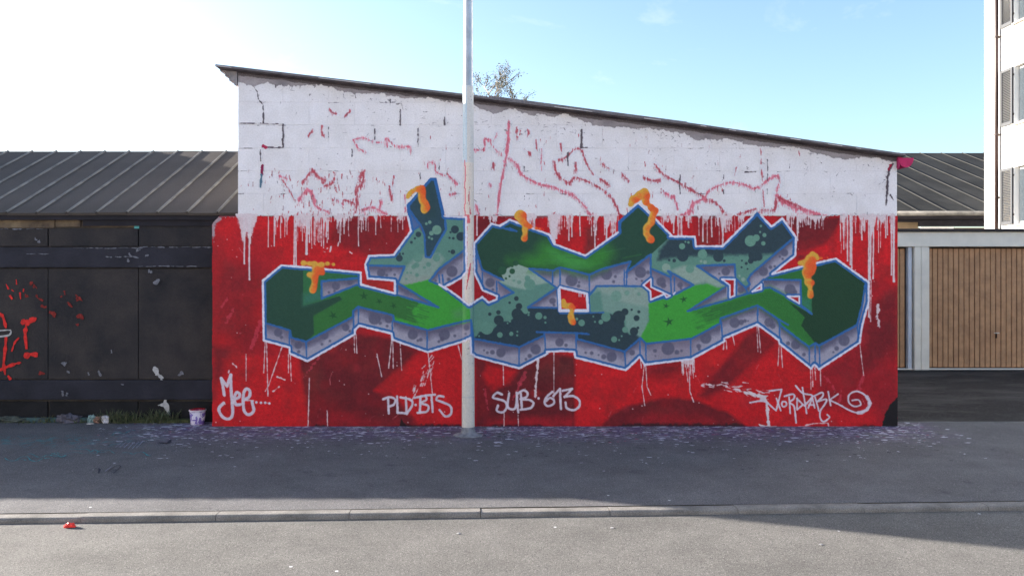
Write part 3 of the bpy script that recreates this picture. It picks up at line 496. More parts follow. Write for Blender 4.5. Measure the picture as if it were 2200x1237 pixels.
for s in [(716, 677.5, 9, .5), (782, 636, 9, .9), (815, 647, 7, .3), (846, 656.5, 7, .5), (1468.7, 642.8, 8, -.5), (1431, 657, 6.5, -.1), (1437, 691, 10, -.5)]: star(*s)
# outlines in blue
BLS = [[(566, 694), (572, 694), (623.5, 709.5), (626, 725), (658, 733.5), (758.5, 680), (759, 667), (770, 659), (845, 677), (846, 689), (919.6, 709), (1012, 686), (1017, 727), (1115.5, 745), (1169, 720), (1169, 714)],
 [(1153, 713), (1240, 715), (1265, 717.5)], [(1240, 716), (1239, 727.5), (1342, 755), (1376, 726), (1388, 738), (1485, 727.5), (1547, 694.5), (1548, 684), (1627, 655.5), (1671, 685), (1692, 697)], [(1672, 688), (1677.5, 699), (1737, 744.5), (1752, 736.5), (1759, 742), (1841, 697.6), (1852, 655), (1859, 607)],
 [(773, 597), (691, 604), (691, 641), (766, 612), (776, 612)], [(849, 632), (942, 660), (855, 608), (851, 605)], [(853, 606), (853, 634)], [(786, 570), (869.5, 572), (855, 608)],
 [(874, 441), (883, 455), (897, 476), (904, 483), (912, 505), (914.5, 552), (925, 553), (941, 522), (958.5, 493), (955, 456), (938, 383), (924, 383), (875, 440)], [(884, 498), (900, 486)], [(1002, 534), (944, 577), (923, 603), (947, 613), (956, 618)], [(943, 590), (945, 610)], [(950.5, 590), (953, 614)],
 [(1020, 526), (1031, 562), (1036, 579), (1082, 602)], [(1071, 606), (1103, 628.6), (1050, 652)], [(1019, 572), (1036, 607)], [(1036.5, 585), (1036.5, 620)], [(1067, 604), (1068, 637)], [(1137, 576.5), (1196, 618), (1134, 660), (1200, 661)], [(1187, 582), (1187, 608)], [(1203, 577), (1203.4, 614)],
 [(1139, 577), (1190, 581), (1195, 577), (1205, 574.5), (1266, 590), (1295, 577.5), (1355, 561.5), (1345, 585), (1397.5, 546.5), (1398.5, 600)], [(1266, 590), (1266, 630)], [(1341, 580), (1341, 612)], [(1346.5, 586), (1346, 612)], [(1266, 634), (1282, 614.5), (1330, 614), (1381, 615), (1398, 632), (1397, 648)], [(1203, 673), (1297, 671)],
 [(1398, 577), (1404, 579), (1439, 594.5), (1443, 592), (1435, 582), (1489.4, 612), (1450, 632), (1397, 648)], [(1441, 596), (1442, 632)], [(1448.6, 596), (1449, 628)], [(1561, 613.5), (1497, 571), (1578, 568), (1580, 598), (1602, 618), (1611, 611), (1606, 601), (1613, 589), (1705, 511)], [(1477, 668), (1564, 612)], [(1477, 668), (1567, 643), (1586, 636.5), (1617, 627), (1640, 619), (1654, 617), (1691, 637), (1744, 674)], [(1550, 597), (1580, 597)], [(1602, 618), (1606, 630)],
 [(1636, 604), (1640, 600), (1720, 601.5), (1720, 655), (1744, 674)], [(1690, 634), (1720, 634)], [(1634, 606), (1658, 590)], [(1056, 484), (1110, 497), (1095, 490)],
 [(622, 710), (622, 746)], [(658, 733), (659, 772)], [(760, 678), (760, 712)], [(770.5, 662), (770, 697)], [(843, 690), (843, 716)], [(917.5, 709), (918, 753)], [(1013, 686), (1013, 757)], [(1115.5, 745), (1115, 787)], [(1170, 713), (1172, 756)], [(1237, 716), (1238, 765)], [(1342, 755), (1344, 791)], [(1374.5, 728), (1375, 765)], [(1387, 738), (1388, 780)], [(1483.5, 727), (1484, 768)], [(1549, 690), (1552, 728)], [(1627.5, 656), (1627.5, 695)], [(1674, 692), (1675, 735)], [(1738, 745), (1739, 786)], [(1751, 738), (1751, 781)], [(1760, 742), (1761, 790)], [(1841.5, 697), (1844, 735)]]
for p in BLS: stroke(p, 4.5 if len(p) > 2 else 3.2, BL, LET, .95, rag=.9, clip=np.maximum(SIL, 0))
for P in [OUT] + HOLES:
    stroke(P + [P[0]], 13.6 if P is OUT else 11.5, BL, LET, 1, rag=.7, clip=SIL)
fill([(874, 440), (884, 456), (904, 484), (900, 490), (884, 497), (876, 464)], BL, None, 3, .55, clip=SIL)
# white contour; over the bare white wall it is lost in the ground
wc = np.clip((gy - 462) / 2, 0, 1)
for p in [OUT[:14], OUT[18:39], OUT[41:] + [OUT[0]], [(1353, 450), (1371, 435), (1406, 469)]]: stroke(p, 4.5, WL, LET, 1, rag=.8, clip=None if p[0][1] < 460 and len(p) == 3 else wc)
for h in HOLES:
    stroke(h + [h[0]], 5.6 if h is HOLES[0] else 3.8, WL, LET, 1, rag=.5)
stroke([(944, 611), (960, 621)], 5, WL, LET); stroke([(1447, 632), (1450, 628)], 3, WL, LET)
for x in (1244, 1248, 1255): stroke([(x, 630), (x, 637)], 1.6, WL, LET)
# --- the orange and yellow flames
OR, OR2, YE = c8(220, 88, 42), c8(216, 122, 50), c8(206, 160, 66)
def blob(cs, path=False):
    p = np.array([(c[0], c[1]) for c in cs]); 
    w = _win(p, 16); q, X, Y, sl = w
    D = np.zeros(X.shape, np.float32); G = np.zeros(X.shape, np.float32); Wt = np.full(X.shape, 1e-6, np.float32)
    for c, (qx, qy) in zip(cs, q):
        d = c[2] - np.hypot(X - qx, Y - qy); D += np.exp(np.clip(d, -40, 20) / 3.6)
        k = np.exp(np.clip(d, -12, 12) * .45)
        G += k * (c[3] + np.clip((qx - X + (qy - Y) * .5) / (c[2] + 1) * .38, -.4, .4)); Wt += k
    D = 3.6 * np.log(D + 1e-9) - 2.2
    t = np.clip(G / Wt + (NZ[sl] - .5) * .3, 0, 1)
    rim = np.clip((4.5 - D) / 3, 0, 1) * np.clip(t - .18, 0, 1) * 1.6
    t = np.clip(t + rim * .8, 0, 1)
    col = mix(mix(np.broadcast_to(OR, X.shape + (3,)), OR2, np.clip(t * 2, 0, 1)), YE, np.clip(t * 2 - 1, 0, 1))
    a = np.clip(D / 1.8 + .5, 0, 1)
    CV[sl] = CV[sl] * (1 - a[..., None]) + col * a[..., None]; LB[sl][a > .5] = BUB
blob([(652, 565, 8, .9), (665, 566, 6, .9), (676, 566, 7, .9), (691, 568, 7, .8), (704, 566, 6, .9), (717, 568, 5.5, .8), (680, 579, 10, .2), (690, 581, 8, .05), (694, 587, 5, .05), (664, 590, 7, .9), (676, 594, 9, .2), (677, 604, 7, .1), (672, 623, 9.5, .5), (675, 614, 7.5, .3)])
blob([(876, 424, 5, .9), (879, 417, 6, .8), (885, 410.7, 6.5, .6), (896, 405, 7, .4), (907, 404, 8, .05), (908, 413, 8, .05), (906, 422, 8.5, .4), (907, 431, 8, .5), (914, 437, 8, .3), (917.6, 446, 8, .2), (911.4, 453, 7.5, .7), (910, 447, 6, .7)])
blob([(1112, 464, 9.5, .9), (1117, 458, 9, .7), (1125, 462, 8, .0), (1121, 474, 9, .5), (1129, 482, 8, .2), (1139, 486.5, 6, .05), (1152, 490.5, 4.4, .05), (1160, 492, 3.4, .05), (1168, 493.5, 2.4, .05), (1127, 493.7, 7, .8), (1126.4, 512.4, 9.2, .35), (1129, 502, 5, .6)])
blob([(1354.6, 439, 7.5, .8), (1358.5, 428, 9, .6), (1366, 428, 8, .2), (1372.7, 418.5, 10, .7), (1384.3, 412, 10.5, .8), (1389.5, 421, 8.5, .05), (1387, 434, 9, .3), (1398.6, 445.6, 9, .2), (1409, 452, 7.6, .05), (1403.7, 460, 7, .3), (1400, 469, 8, .5), (1400, 478, 8.5, .5), (1392, 485, 7, .6), (1388, 491, 8, .6), (1388, 502, 8, .6), (1396, 513, 9.5, .25), (1400, 516, 7, .1)])
blob([(1210, 646, 6.5, .9), (1211, 656, 7, .9), (1220, 659, 6, .6), (1227, 656, 7, .2), (1234, 661, 3.6, .05), (1228.5, 669, 5, .6), (1226, 679, 8, .8), (1228.5, 689, 8.5, .5), (1232.5, 693.8, 5, .2)])
blob([(1717.5, 565, 6, .9), (1726, 563.6, 6, .9), (1736.4, 553.5, 6.5, .9), (1745, 544.7, 6.5, .9), (1753, 549, 5, .9), (1756, 555.6, 3, .9), (1743.7, 558, 10, .1), (1738, 567, 11, .05), (1746.6, 574, 8.5, .0), (1732, 584, 11, .3), (1743.7, 584, 8, .05), (1733.5, 593, 8, .4), (1735, 606, 9, .8), (1745, 607, 6.5, .05), (1740, 616, 5, .7), (1740.8, 626, 6.5, .6), (1740.8, 635, 8.5, .5), (1765, 555, 4.4, .0), (1778, 553.5, 3.2, .0), (1790, 552.7, 2, .0)])
for p in [[(1203, 667), (1221, 667)], [(1238, 667), (1262, 667)], [(1201, 622), (1203, 667)]]: stroke(p, 6.6, WL, LET)
# --- signatures
TW = c8(200, 196, 216)
def tag(strokes, w, lab):
    for s in strokes:
        if len(s) == 1: disc(s[0][0], s[0][1], w * .55, TW, lab)
        else: stroke(s, w, TW, lab, .96, rag=.5, sm=len(s) > 3)
tag([[(475.5, 812), (479, 828), (482, 848)], [(476, 813), (488, 829), (496, 805)], [(496, 805), (497, 840), (500, 888), (490, 899), (477, 893), (470.5, 877), (481, 865)], [(501, 858), (513, 853), (515, 845), (508, 843), (504, 855), (507, 868), (517, 868)], [(524, 858), (535.5, 852), (537, 839), (528.6, 835), (523, 850), (524.5, 880), (534, 890), (545, 882), (542, 863)]], 6.6, TAG1)
tag([[(551, 863.6)], [(561, 864.4)], [(570, 864.4)], [(579, 865.8)]], 5, TAG1)
tag([[(834, 855), (835.4, 887)], [(823, 857), (837, 852.5), (849, 857), (846, 868), (835, 873)], [(853, 851), (854.5, 885.5)], [(854, 886), (874, 887)], [(872, 853), (873.6, 888)], [(861, 853), (882, 858), (886, 869), (874, 888)], [(893, 869)], [(903.6, 853), (902, 885.5)], [(891, 854), (912, 850), (916, 858), (905, 865), (920, 871), (917, 883), (897, 886)], [(914, 849), (935, 847)], [(927, 848.6), (929.5, 884)], [(952.7, 851.4), (942, 850), (938, 858), (953, 864), (968, 872), (969, 888), (957, 893.6), (944.5, 880)]], 5, TAG2)
tag([[(1078.5, 846.5), (1067.6, 843), (1059, 853), (1070, 856.5), (1085, 862), (1088.4, 874), (1080.7, 884.7), (1067.6, 881.5), (1070, 870.5)], [(1094, 844), (1090.6, 867), (1094, 877), (1107, 876), (1111, 852)], [(1110, 843), (1111, 862), (1113.5, 885)], [(1111, 846), (1124, 838), (1133, 843), (1131, 852), (1118, 856.4), (1137.5, 858.5), (1146, 865), (1139.6, 876), (1118, 879)], [(1119, 845), (1121, 876)], [(1157, 855)], [(1186.6, 841), (1174.6, 852), (1170, 864), (1176.7, 871.6), (1188.7, 867), (1189.8, 858.5), (1181, 854), (1173.5, 860.7)], [(1188.7, 850), (1203, 834.5), (1205, 878)], [(1208.4, 839), (1229, 834.5)], [(1229, 834.5), (1212.7, 852)], [(1212.7, 852), (1231, 850), (1244, 858.5), (1244.4, 871.6), (1233.5, 880), (1218, 876), (1215, 864)]], 5, TAG3)
tag([[(1611, 864), (1632.7, 860.7), (1646.4, 864), (1667, 881)], [(1653, 839), (1679, 835.7), (1667, 881)], [(1668, 855), (1677, 881)], [(1681, 862), (1688, 863), (1689, 870), (1682, 873), (1679, 867), (1681, 862)], [(1695, 852.7), (1697.5, 887)], [(1685, 850.5), (1704, 846), (1705.5, 855), (1696.4, 864), (1706, 873), (1710, 907)], [(1712, 855), (1712, 879)], [(1712, 879), (1725, 868.6), (1712, 856)], [(1709, 827.7), (1723.6, 843.6), (1743, 848), (1742, 855), (1728, 871)], [(1723.6, 832), (1732.7, 887)], [(1736, 875.5), (1745, 855), (1750, 875.5)], [(1738, 869), (1749, 869)], [(1751, 852.7), (1759, 882)], [(1747.5, 850.5), (1765.7, 842.5), (1767, 850.5), (1755.5, 862)], [(1755.5, 862), (1775, 857), (1771, 868.6), (1762, 882), (1762, 898), (1770, 905), (1781.6, 896), (1777, 890)], [(1779, 841), (1784, 870)], [(1800, 846), (1781.6, 858.4)], [(1781.6, 858.4), (1801, 867.5), (1823.6, 880), (1842, 885.7), (1862, 880), (1868, 864), (1857.7, 848), (1839.5, 840), (1823.6, 848), (1823.6, 864), (1835, 872), (1848.6, 868.6), (1844, 858.4), (1830.5, 859.5)]], 3.7, TAG4)
stroke([(1842, 886), (1860, 881), (1868, 866), (1862, 852)], 8, TW, TAG4, .9, rag=2, sm=True)
CV[:] = np.clip(CV * (1 + (NF[..., None] - .5) * .06 * (LB[..., None] != CRK)), 0, 1)
# ---------------------------------------------------------------- ground, road, pavement, kerb
def asphalt(name, c, fleck=0., stain=0., rough=.86, spec=.25):
    m = mat(name, c, rough, var=.10, scale=.9, bump=.75, bscale=240, fine=.36, fscale=190, spec=spec)
    nt = m.node_tree; N = nt.nodes; K = nt.links.new; b = N['Principled BSDF']; cur = b.inputs['Base Color'].links[0].from_socket
    t = N.new('ShaderNodeTexCoord')
    # aggregate: scattered pale and dark stones
    for sc, th, cc, al in ((150, .07, (.34, .33, .31), .75), (90, .045, (.015, .015, .018), .6)):
        vo = N.new('ShaderNodeTexVoronoi'); vo.inputs['Scale'].default_value = sc; vo.inputs['Randomness'].default_value = 1; K(t.outputs['Object'], vo.inputs['Vector'])
        sep = N.new('ShaderNodeSeparateColor'); K(vo.outputs['Color'], sep.inputs[0])
        g = N.new('ShaderNodeMath'); g.operation = 'LESS_THAN'; g.inputs[1].default_value = .22; K(sep.outputs[0], g.inputs[0])
        l = N.new('ShaderNodeMath'); l.operation = 'LESS_THAN'; l.inputs[1].default_value = .38; K(vo.outputs['Distance'], l.inputs[0])
        p = N.new('ShaderNodeMath'); p.operation = 'MULTIPLY'; K(g.outputs[0], p.inputs[0]); K(l.outputs[0], p.inputs[1])
        p2 = N.new('ShaderNodeMath'); p2.operation = 'MULTIPLY'; p2.inputs[1].default_value = al; K(p.outputs[0], p2.inputs[0])
        x = N.new('ShaderNodeMix'); x.data_type = 'RGBA'; x.inputs['B'].default_value = (*cc, 1); K(p2.outputs[0], x.inputs['Factor']); K(cur, x.inputs['A']); cur = x.outputs['Result']
    # worn, blotchy tone
    n = N.new('ShaderNodeTexNoise'); n.inputs['Scale'].default_value = 2.3; n.inputs['Detail'].default_value = 8; n.inputs['Roughness'].default_value = .7; K(t.outputs['Object'], n.inputs['Vector'])
    r = N.new('ShaderNodeMapRange'); r.inputs['From Min'].default_value = .3; r.inputs['From Max'].default_value = .7; r.inputs['To Min'].default_value = .80; r.inputs['To Max'].default_value = 1.16; K(n.outputs['Fac'], r.inputs['Value'])
    x = N.new('ShaderNodeMix'); x.data_type = 'RGBA'; x.blend_type = 'MULTIPLY'; x.inputs['Factor'].default_value = 1; K(cur, x.inputs['A']); K(r.outputs[0], x.inputs['B']); cur = x.outputs['Result']
    if stain:      # spilt and oversprayed paint on the strip at the foot of the painted wall
        s = N.new('ShaderNodeSeparateXYZ'); K(t.outputs['Object'], s.inputs[0])
        def ramp(sock, a, b2, lo=0., hi=1.):
            q = N.new('ShaderNodeMapRange'); q.interpolation_type = 'SMOOTHSTEP'; q.inputs['From Min'].default_value = a; q.inputs['From Max'].default_value = b2; q.inputs['To Min'].default_value = lo; q.inputs['To Max'].default_value = hi; K(sock, q.inputs['Value']); return q.outputs[0]
        def mul(a, b2, op='MULTIPLY'):
            q = N.new('ShaderNodeMath'); q.operation = op
            for i, v in enumerate((a, b2)):
                if isinstance(v, (int, float)): q.inputs[i].default_value = v
                else: K(v, q.inputs[i])
            return q.outputs[0]
        span = mul(ramp(s.outputs['X'], -4.6, -3.3), ramp(s.outputs['X'], 4.0, 4.9, 1, 0))
        near = mul(ramp(s.outputs['Y'], -1.15, .05), span); mid = mul(ramp(s.outputs['Y'], -2.2, -.1), span)
        nn = N.new('ShaderNodeTexNoise'); nn.inputs['Scale'].default_value = 5; nn.inputs['Detail'].default_value = 6; K(t.outputs['Object'], nn.inputs['Vector'])
        pur = mul(mul(near, ramp(nn.outputs['Fac'], .33, .60)), .95)
        x = N.new('ShaderNodeMix'); x.data_type = 'RGBA'; x.inputs['B'].default_value = (.125, .080, .165, 1); K(pur, x.inputs['Factor']); K(cur, x.inputs['A']); cur = x.outputs['Result']
        tz = mul(mul(ramp(s.outputs['X'], -6.4, -5.6), ramp(s.outputs['X'], -3.9, -3.2, 1, 0)), mul(ramp(s.outputs['Y'], -1.25, -.8), ramp(s.outputs['Y'], -.75, -.35, 1, 0)))
        nt2 = N.new('ShaderNodeTexNoise'); nt2.inputs['Scale'].default_value = 9; nt2.inputs['Detail'].default_value = 8; nt2.inputs['Distortion'].default_value = 1.5; K(t.outputs['Object'], nt2.inputs['Vector'])
        x = N.new('ShaderNodeMix'); x.data_type = 'RGBA'; x.inputs['B'].default_value = (.05, .20, .22, 1); K(mul(mul(tz, ramp(nt2.outputs['Fac'], .50, .64)), .6), x.inputs['Factor']); K(cur, x.inputs['A']); cur = x.outputs['Result']
        nd = N.new('ShaderNodeTexNoise'); nd.inputs['Scale'].default_value = 3.1; nd.inputs['Detail'].default_value = 9; nd.inputs['Roughness'].default_value = .72; K(t.outputs['Object'], nd.inputs['Vector'])
        x = N.new('ShaderNodeMix'); x.data_type = 'RGBA'; x.inputs['B'].default_value = (.035, .033, .045, 1); K(mul(ramp(nd.outputs['Fac'], .57, .70), .6), x.inputs['Factor']); K(cur, x.inputs['A']); cur = x.outputs['Result']
        ncl = N.new('ShaderNodeTexNoise'); ncl.inputs['Scale'].default_value = 1.7; ncl.inputs['Detail'].default_value = 4; K(t.outputs['Object'], ncl.inputs['Vector']); clump = ramp(ncl.outputs['Fac'], .34, .56)
        for seed, sc_, lo, hi, cc, al in ((3, 4.4, .57, .63, (.46, .46, .56), .8), (8, 7.0, .565, .60, (.66, .66, .72), .95), (14, 6.2, .60, .66, (.36, .06, .14), .7), (19, 2.6, .50, .66, (.14, .10, .20), .6), (27, 15., .595, .63, (.66, .66, .72), .9)):
            mq = N.new('ShaderNodeMapping'); mq.inputs['Scale'].default_value = (1, 2.6, 1); mq.inputs['Location'].default_value = (seed * 3.3, seed * 1.9, 0); K(t.outputs['Object'], mq.inputs['Vector'])
            nq = N.new('ShaderNodeTexNoise'); nq.inputs['Scale'].default_value = sc_; nq.inputs['Detail'].default_value = 9; nq.inputs['Roughness'].default_value = .68; nq.inputs['Distortion'].default_value = .6; K(mq.outputs[0], nq.inputs['Vector'])
            x = N.new('ShaderNodeMix'); x.data_type = 'RGBA'; x.inputs['B'].default_value = (*cc, 1); K(mul(mul(mul(near, clump), ramp(nq.outputs['Fac'], lo, hi)), al), x.inputs['Factor']); K(cur, x.inputs['A']); cur = x.outputs['Result']
        for sc, stretch, cc, dens, msk, dth, seed in ((9, (1, 2.2, 1), (.60, .60, .68), .42, near, .36, 31), (26, (1, 1.6, 1), (.60, .60, .66), .10, mid, .30, 37), (30, (1, 2.0, 1), (.66, .66, .74), .12, near, .40, 0), (17, (1, 1.7, 1), (.66, .66, .72), .30, near, .36, 3), (14, (1, 1.8, 1), (.55, .55, .60), .14, mid, .26, 7), (24, (1, 1.6, 1), (.42, .05, .12), .10, near, .36, 11), (20, (1, 1.4, 1), (.02, .02, .03), .09, mid, .36, 17), (21, (1, 1.5, 1), (.10, .16, .30), .04, near, .36, 23)):
            mpn = N.new('ShaderNodeMapping'); mpn.inputs['Scale'].default_value = stretch; mpn.inputs['Location'].default_value = (seed, seed * 1.7, 0); K(t.outputs['Object'], mpn.inputs['Vector'])
            wob = N.new('ShaderNodeTexNoise'); wob.inputs['Scale'].default_value = sc * 2.2; wob.inputs['Detail'].default_value = 3; K(mpn.outputs[0], wob.inputs['Vector'])
            ad = N.new('ShaderNodeVectorMath'); ad.operation = 'MULTIPLY_ADD'; ad.inputs[1].default_value = (.07, .07, 0); K(wob.outputs['Color'], ad.inputs[0]); K(mpn.outputs[0], ad.inputs[2])
            vo = N.new('ShaderNodeTexVoronoi'); vo.inputs['Scale'].default_value = sc; K(ad.outputs[0], vo.inputs['Vector'])
            sp = N.new('ShaderNodeSeparateColor'); K(vo.outputs['Color'], sp.inputs[0])
            pick = mul(sp.outputs[0], mul(msk, dens), 'LESS_THAN'); size = mul(sp.outputs[1], dth)
            blob_ = mul(vo.outputs['Distance'], mul(size, .08, 'ADD'), 'LESS_THAN')
            fac = mul(mul(pick, blob_), .92)
            x = N.new('ShaderNodeMix'); x.data_type = 'RGBA'; x.inputs['B'].default_value = (*cc, 1); K(fac, x.inputs['Factor']); K(cur, x.inputs['A']); cur = x.outputs['Result']
    if fleck:      # a few stray drops further out
        vo = N.new('ShaderNodeTexVoronoi'); vo.inputs['Scale'].default_value = 7; K(t.outputs['Object'], vo.inputs['Vector'])
        sp = N.new('ShaderNodeSeparateColor'); K(vo.outputs['Color'], sp.inputs[0])
        a = N.new('ShaderNodeMath'); a.operation = 'LESS_THAN'; a.inputs[1].default_value = fleck; K(sp.outputs[0], a.inputs[0])
        b3 = N.new('ShaderNodeMath'); b3.operation = 'LESS_THAN'; b3.inputs[1].default_value = .07; K(vo.outputs['Distance'], b3.inputs[0])
        c3 = N.new('ShaderNodeMath'); c3.operation = 'MULTIPLY'; K(a.outputs[0], c3.inputs[0]); K(b3.outputs[0], c3.inputs[1])
        x = N.new('ShaderNodeMix'); x.data_type = 'RGBA'; x.inputs['B'].default_value = (.55, .55, .56, 1); K(c3.outputs[0], x.inputs['Factor']); K(cur, x.inputs['A']); cur = x.outputs['Result']
    K(cur, b.inputs['Base Color'])
    return m
ROADZ = -.034
M_road = asphalt('road_asphalt', (.132, .124, .117), fleck=.10)
M_pave = asphalt('pavement_asphalt', (.122, .117, .122), stain=1, fleck=.08)
M_fore = asphalt('forecourt_asphalt', (.026, .023, .023), rough=.92, spec=.10)
def streaks(m):       # worn, wheel-polished and repaired patches running with the slope of the yard
    nt = m.node_tree; N = nt.nodes; K = nt.links.new; b = N['Principled BSDF']; cur = b.inputs['Base Color'].links[0].from_socket; t = N.new('ShaderNodeTexCoord')
    mp_ = N.new('ShaderNodeMapping'); mp_.inputs['Scale'].default_value = (.55, 1.3, 1); mp_.inputs['Rotation'].default_value = (0, 0, .5); K(t.outputs['Object'], mp_.inputs['Vector'])
    n = N.new('ShaderNodeTexNoise'); n.inputs['Scale'].default_value = 1.1; n.inputs['Detail'].default_value = 9; n.inputs['Roughness'].default_value = .65; K(mp_.outputs[0], n.inputs['Vector'])
    r = N.new('ShaderNodeMapRange'); r.interpolation_type = 'SMOOTHSTEP'; r.inputs['From Min'].default_value = .42; r.inputs['From Max'].default_value = .66; r.inputs['To Min'].default_value = 0; r.inputs['To Max'].default_value = .85; K(n.outputs['Fac'], r.inputs['Value'])
    x = N.new('ShaderNodeMix'); x.data_type = 'RGBA'; x.inputs['B'].default_value = (.085, .078, .074, 1); K(r.outputs[0], x.inputs['Factor']); K(cur, x.inputs['A']); K(x.outputs['Result'], b.inputs['Base Color'])
streaks(M_fore)
M_earth = mat('earth', (.10, .09, .07), .95, var=.3, scale=.4, bump=.4, bscale=8)
KS = .0431                                                # the road runs at a slight angle to the wall
kd = lambda x: 5.695 + KS * x - D0                        # y of the kerb's back edge
def sheet4(name, pts, m, kind='structure'):
    o = from_pyd(name, pts, [tuple(range(len(pts)))], m); return props(o, kind=kind)
sheet4('ground', [(-900, -900, -.12), (900, -900, -.12), (900, 900, -.12), (-900, 900, -.12)], M_earth)
sheet4('road', [(-60, -30, ROADZ), (60, -30, ROADZ), (60, kd(60) - .104, ROADZ), (-60, kd(-60) - .104, ROADZ)], M_road)
sheet4('pavement', [(-60, kd(-60) + .017, 0), (60, kd(60) + .017, 0), (60, .26, 0), (-60, .26, 0)], M_pave)
sheet4('forecourt', [(4.1, .262, -.006), (30, .262, -.006), (30, 40, -.006), (4.1, 40, -.006)], M_fore)
M_edge = mat('edging_concrete', (.13, .13, .13), .9, var=.2, scale=5, bump=.3)
props(box('edging_strip', 4.24, 30, .235, .275, -.08, .004, M_edge), kind='structure')
M_kerb = mat('kerb_stone', (.185, .170, .156), .85, var=.3, scale=4, bump=.35, bscale=180, fine=.35, fscale=150)
kerb = empty('kerb', (0, 0, 0), kind='structure')
prof = [(0, -.12), (0, -.002), (-.004, .002), (-.078, .003), (-.092, .001), (-.101, -.006), (-.106, -.015), (-.109, -.034), (-.110, -.12)]
def kerb_mesh(ln):
    v, f = [], []; n = len(prof)
    for x in (.0018, ln - .0018):
        for y, z in prof: v.append((x, y, z))
    for i in range(n - 1): f.append((i, i + 1, n + i + 1, n + i))
    f += [tuple(range(n))[::-1], tuple(range(n, 2 * n))]
    me = bpy.data.meshes.new('kerb_stone'); me.from_pydata(v, [], f); me.update(); me.materials.append(M_kerb); return me
joints = [-12.1]; 
while joints[-1] < 12: joints.append(joints[-1] + .905)
off = (gnd(1031, 1100).x - min(joints, key=lambda j: abs(j - gnd(1031, 1100).x)))
km = kerb_mesh(.905)
for j in joints[:-1]:
    o = link('kerb_stone', km, None, kerb); x = j + off
    o.location = (x, kd(x), random.uniform(-.003, .002)); o.rotation_euler = (random.uniform(-.012, .012), 0, math.atan(KS))
# unseen plastered row added behind the viewer to bounce sunlight onto the painted wall
M_opp = mat('cream_plaster', (.66, .65, .64), .9, var=.06, scale=.6, bump=.2)
M_oppw = mat('dark_panes', (.05, .055, .06), .1)
opp = empty('fill_row', (0, 0, 0), kind='structure')
box('fill_facade', -34, 34, -26, -17, -.1, 7.0, M_opp, opp)
prism('tiled_roof', [(-34.4, 7.01), (34.4, 7.01), (34.4, 7.3), (-34.4, 7.3)], -26.3, -16.6, mat('brown_tiles', (.16, .09, .07), .9, var=.2, scale=3), opp)
for k in range(17):
    for z0 in (1.0, 4.4): box('window_pane', -32.6 + k * 4.0, -31.5 + k * 4.0, -16.998, -16.94, z0, z0 + 1.5, M_oppw, opp)
# ---------------------------------------------------------------- the painted building
M_white = mat('white_masonry_paint', (.81, .77, .795), .85, var=.07, scale=3.5, bump=.55, bscale=70, fine=.06, fscale=60, col2=(.765, .72, .73))
M_mortar = mat('painted_mortar', (.78, .74, .76), .9, var=.15, scale=8, bump=.5, bscale=150)
M_render = mat('render', (.30, .08, .09), .9, var=.2, scale=5, bump=.3)
M_shell = mat('grey_render', (.42, .41, .40), .9, var=.12, scale=2, bump=.3)
M_felt = mat('roofing_felt', alb(108, 106, 114), .9, var=.25, scale=7, bump=.5, bscale=120, fine=.2, fscale=90)
M_board = mat('fascia_board', alb(74, 69, 76), .85, var=.35, scale=9, bump=.4, bscale=60)
M_corn = mat('cornice_stone', alb(128, 126, 134), .9, var=.2, scale=12, bump=.4)
M_pink = mat('magenta_paint', alb(172, 26, 90), .5, var=.15, scale=12)
M_pinkd = mat('magenta_paint_thin', alb(140, 30, 80), .6, var=.3, scale=12)
M_lead = mat('lead_flashing', alb(176, 176, 184), .45, .5, var=.2, scale=6)
def wx(px): return (px - 1100) / 196.
def wz(py): return (915 - py) / 196.
house = empty('painted_building', (0, 0, 0), label='low sloping-roof building with a green graffiti mural on its red and white wall', cat='building')
XL, XR = wx(511), wx(1927.5)
prism('lower_wall', [(wx(457), 0), (wx(1927.3), 0), (wx(1927.3), wz(464)), (wx(472), wz(464)), (wx(457), wz(480))], 0, .2, M_render, house)
ry = lambda px: float(np.interp(px, [p[0] for p in ROOF], [p[1] for p in ROOF]))
pl = [(XL + .004, wz(464) + .002), (XR - .004, wz(464) + .002), (XR - .004, wz(ry(1926) + 9))] + [(wx(p[0]), wz(p[1] + 9)) for p in ROOF[2:0:-1]] + [(XL + .004, wz(ry(512) + 9))]
prism('mortar', pl, .0034, .236, M_mortar, house)
CO = COURSES + [171., 122.]
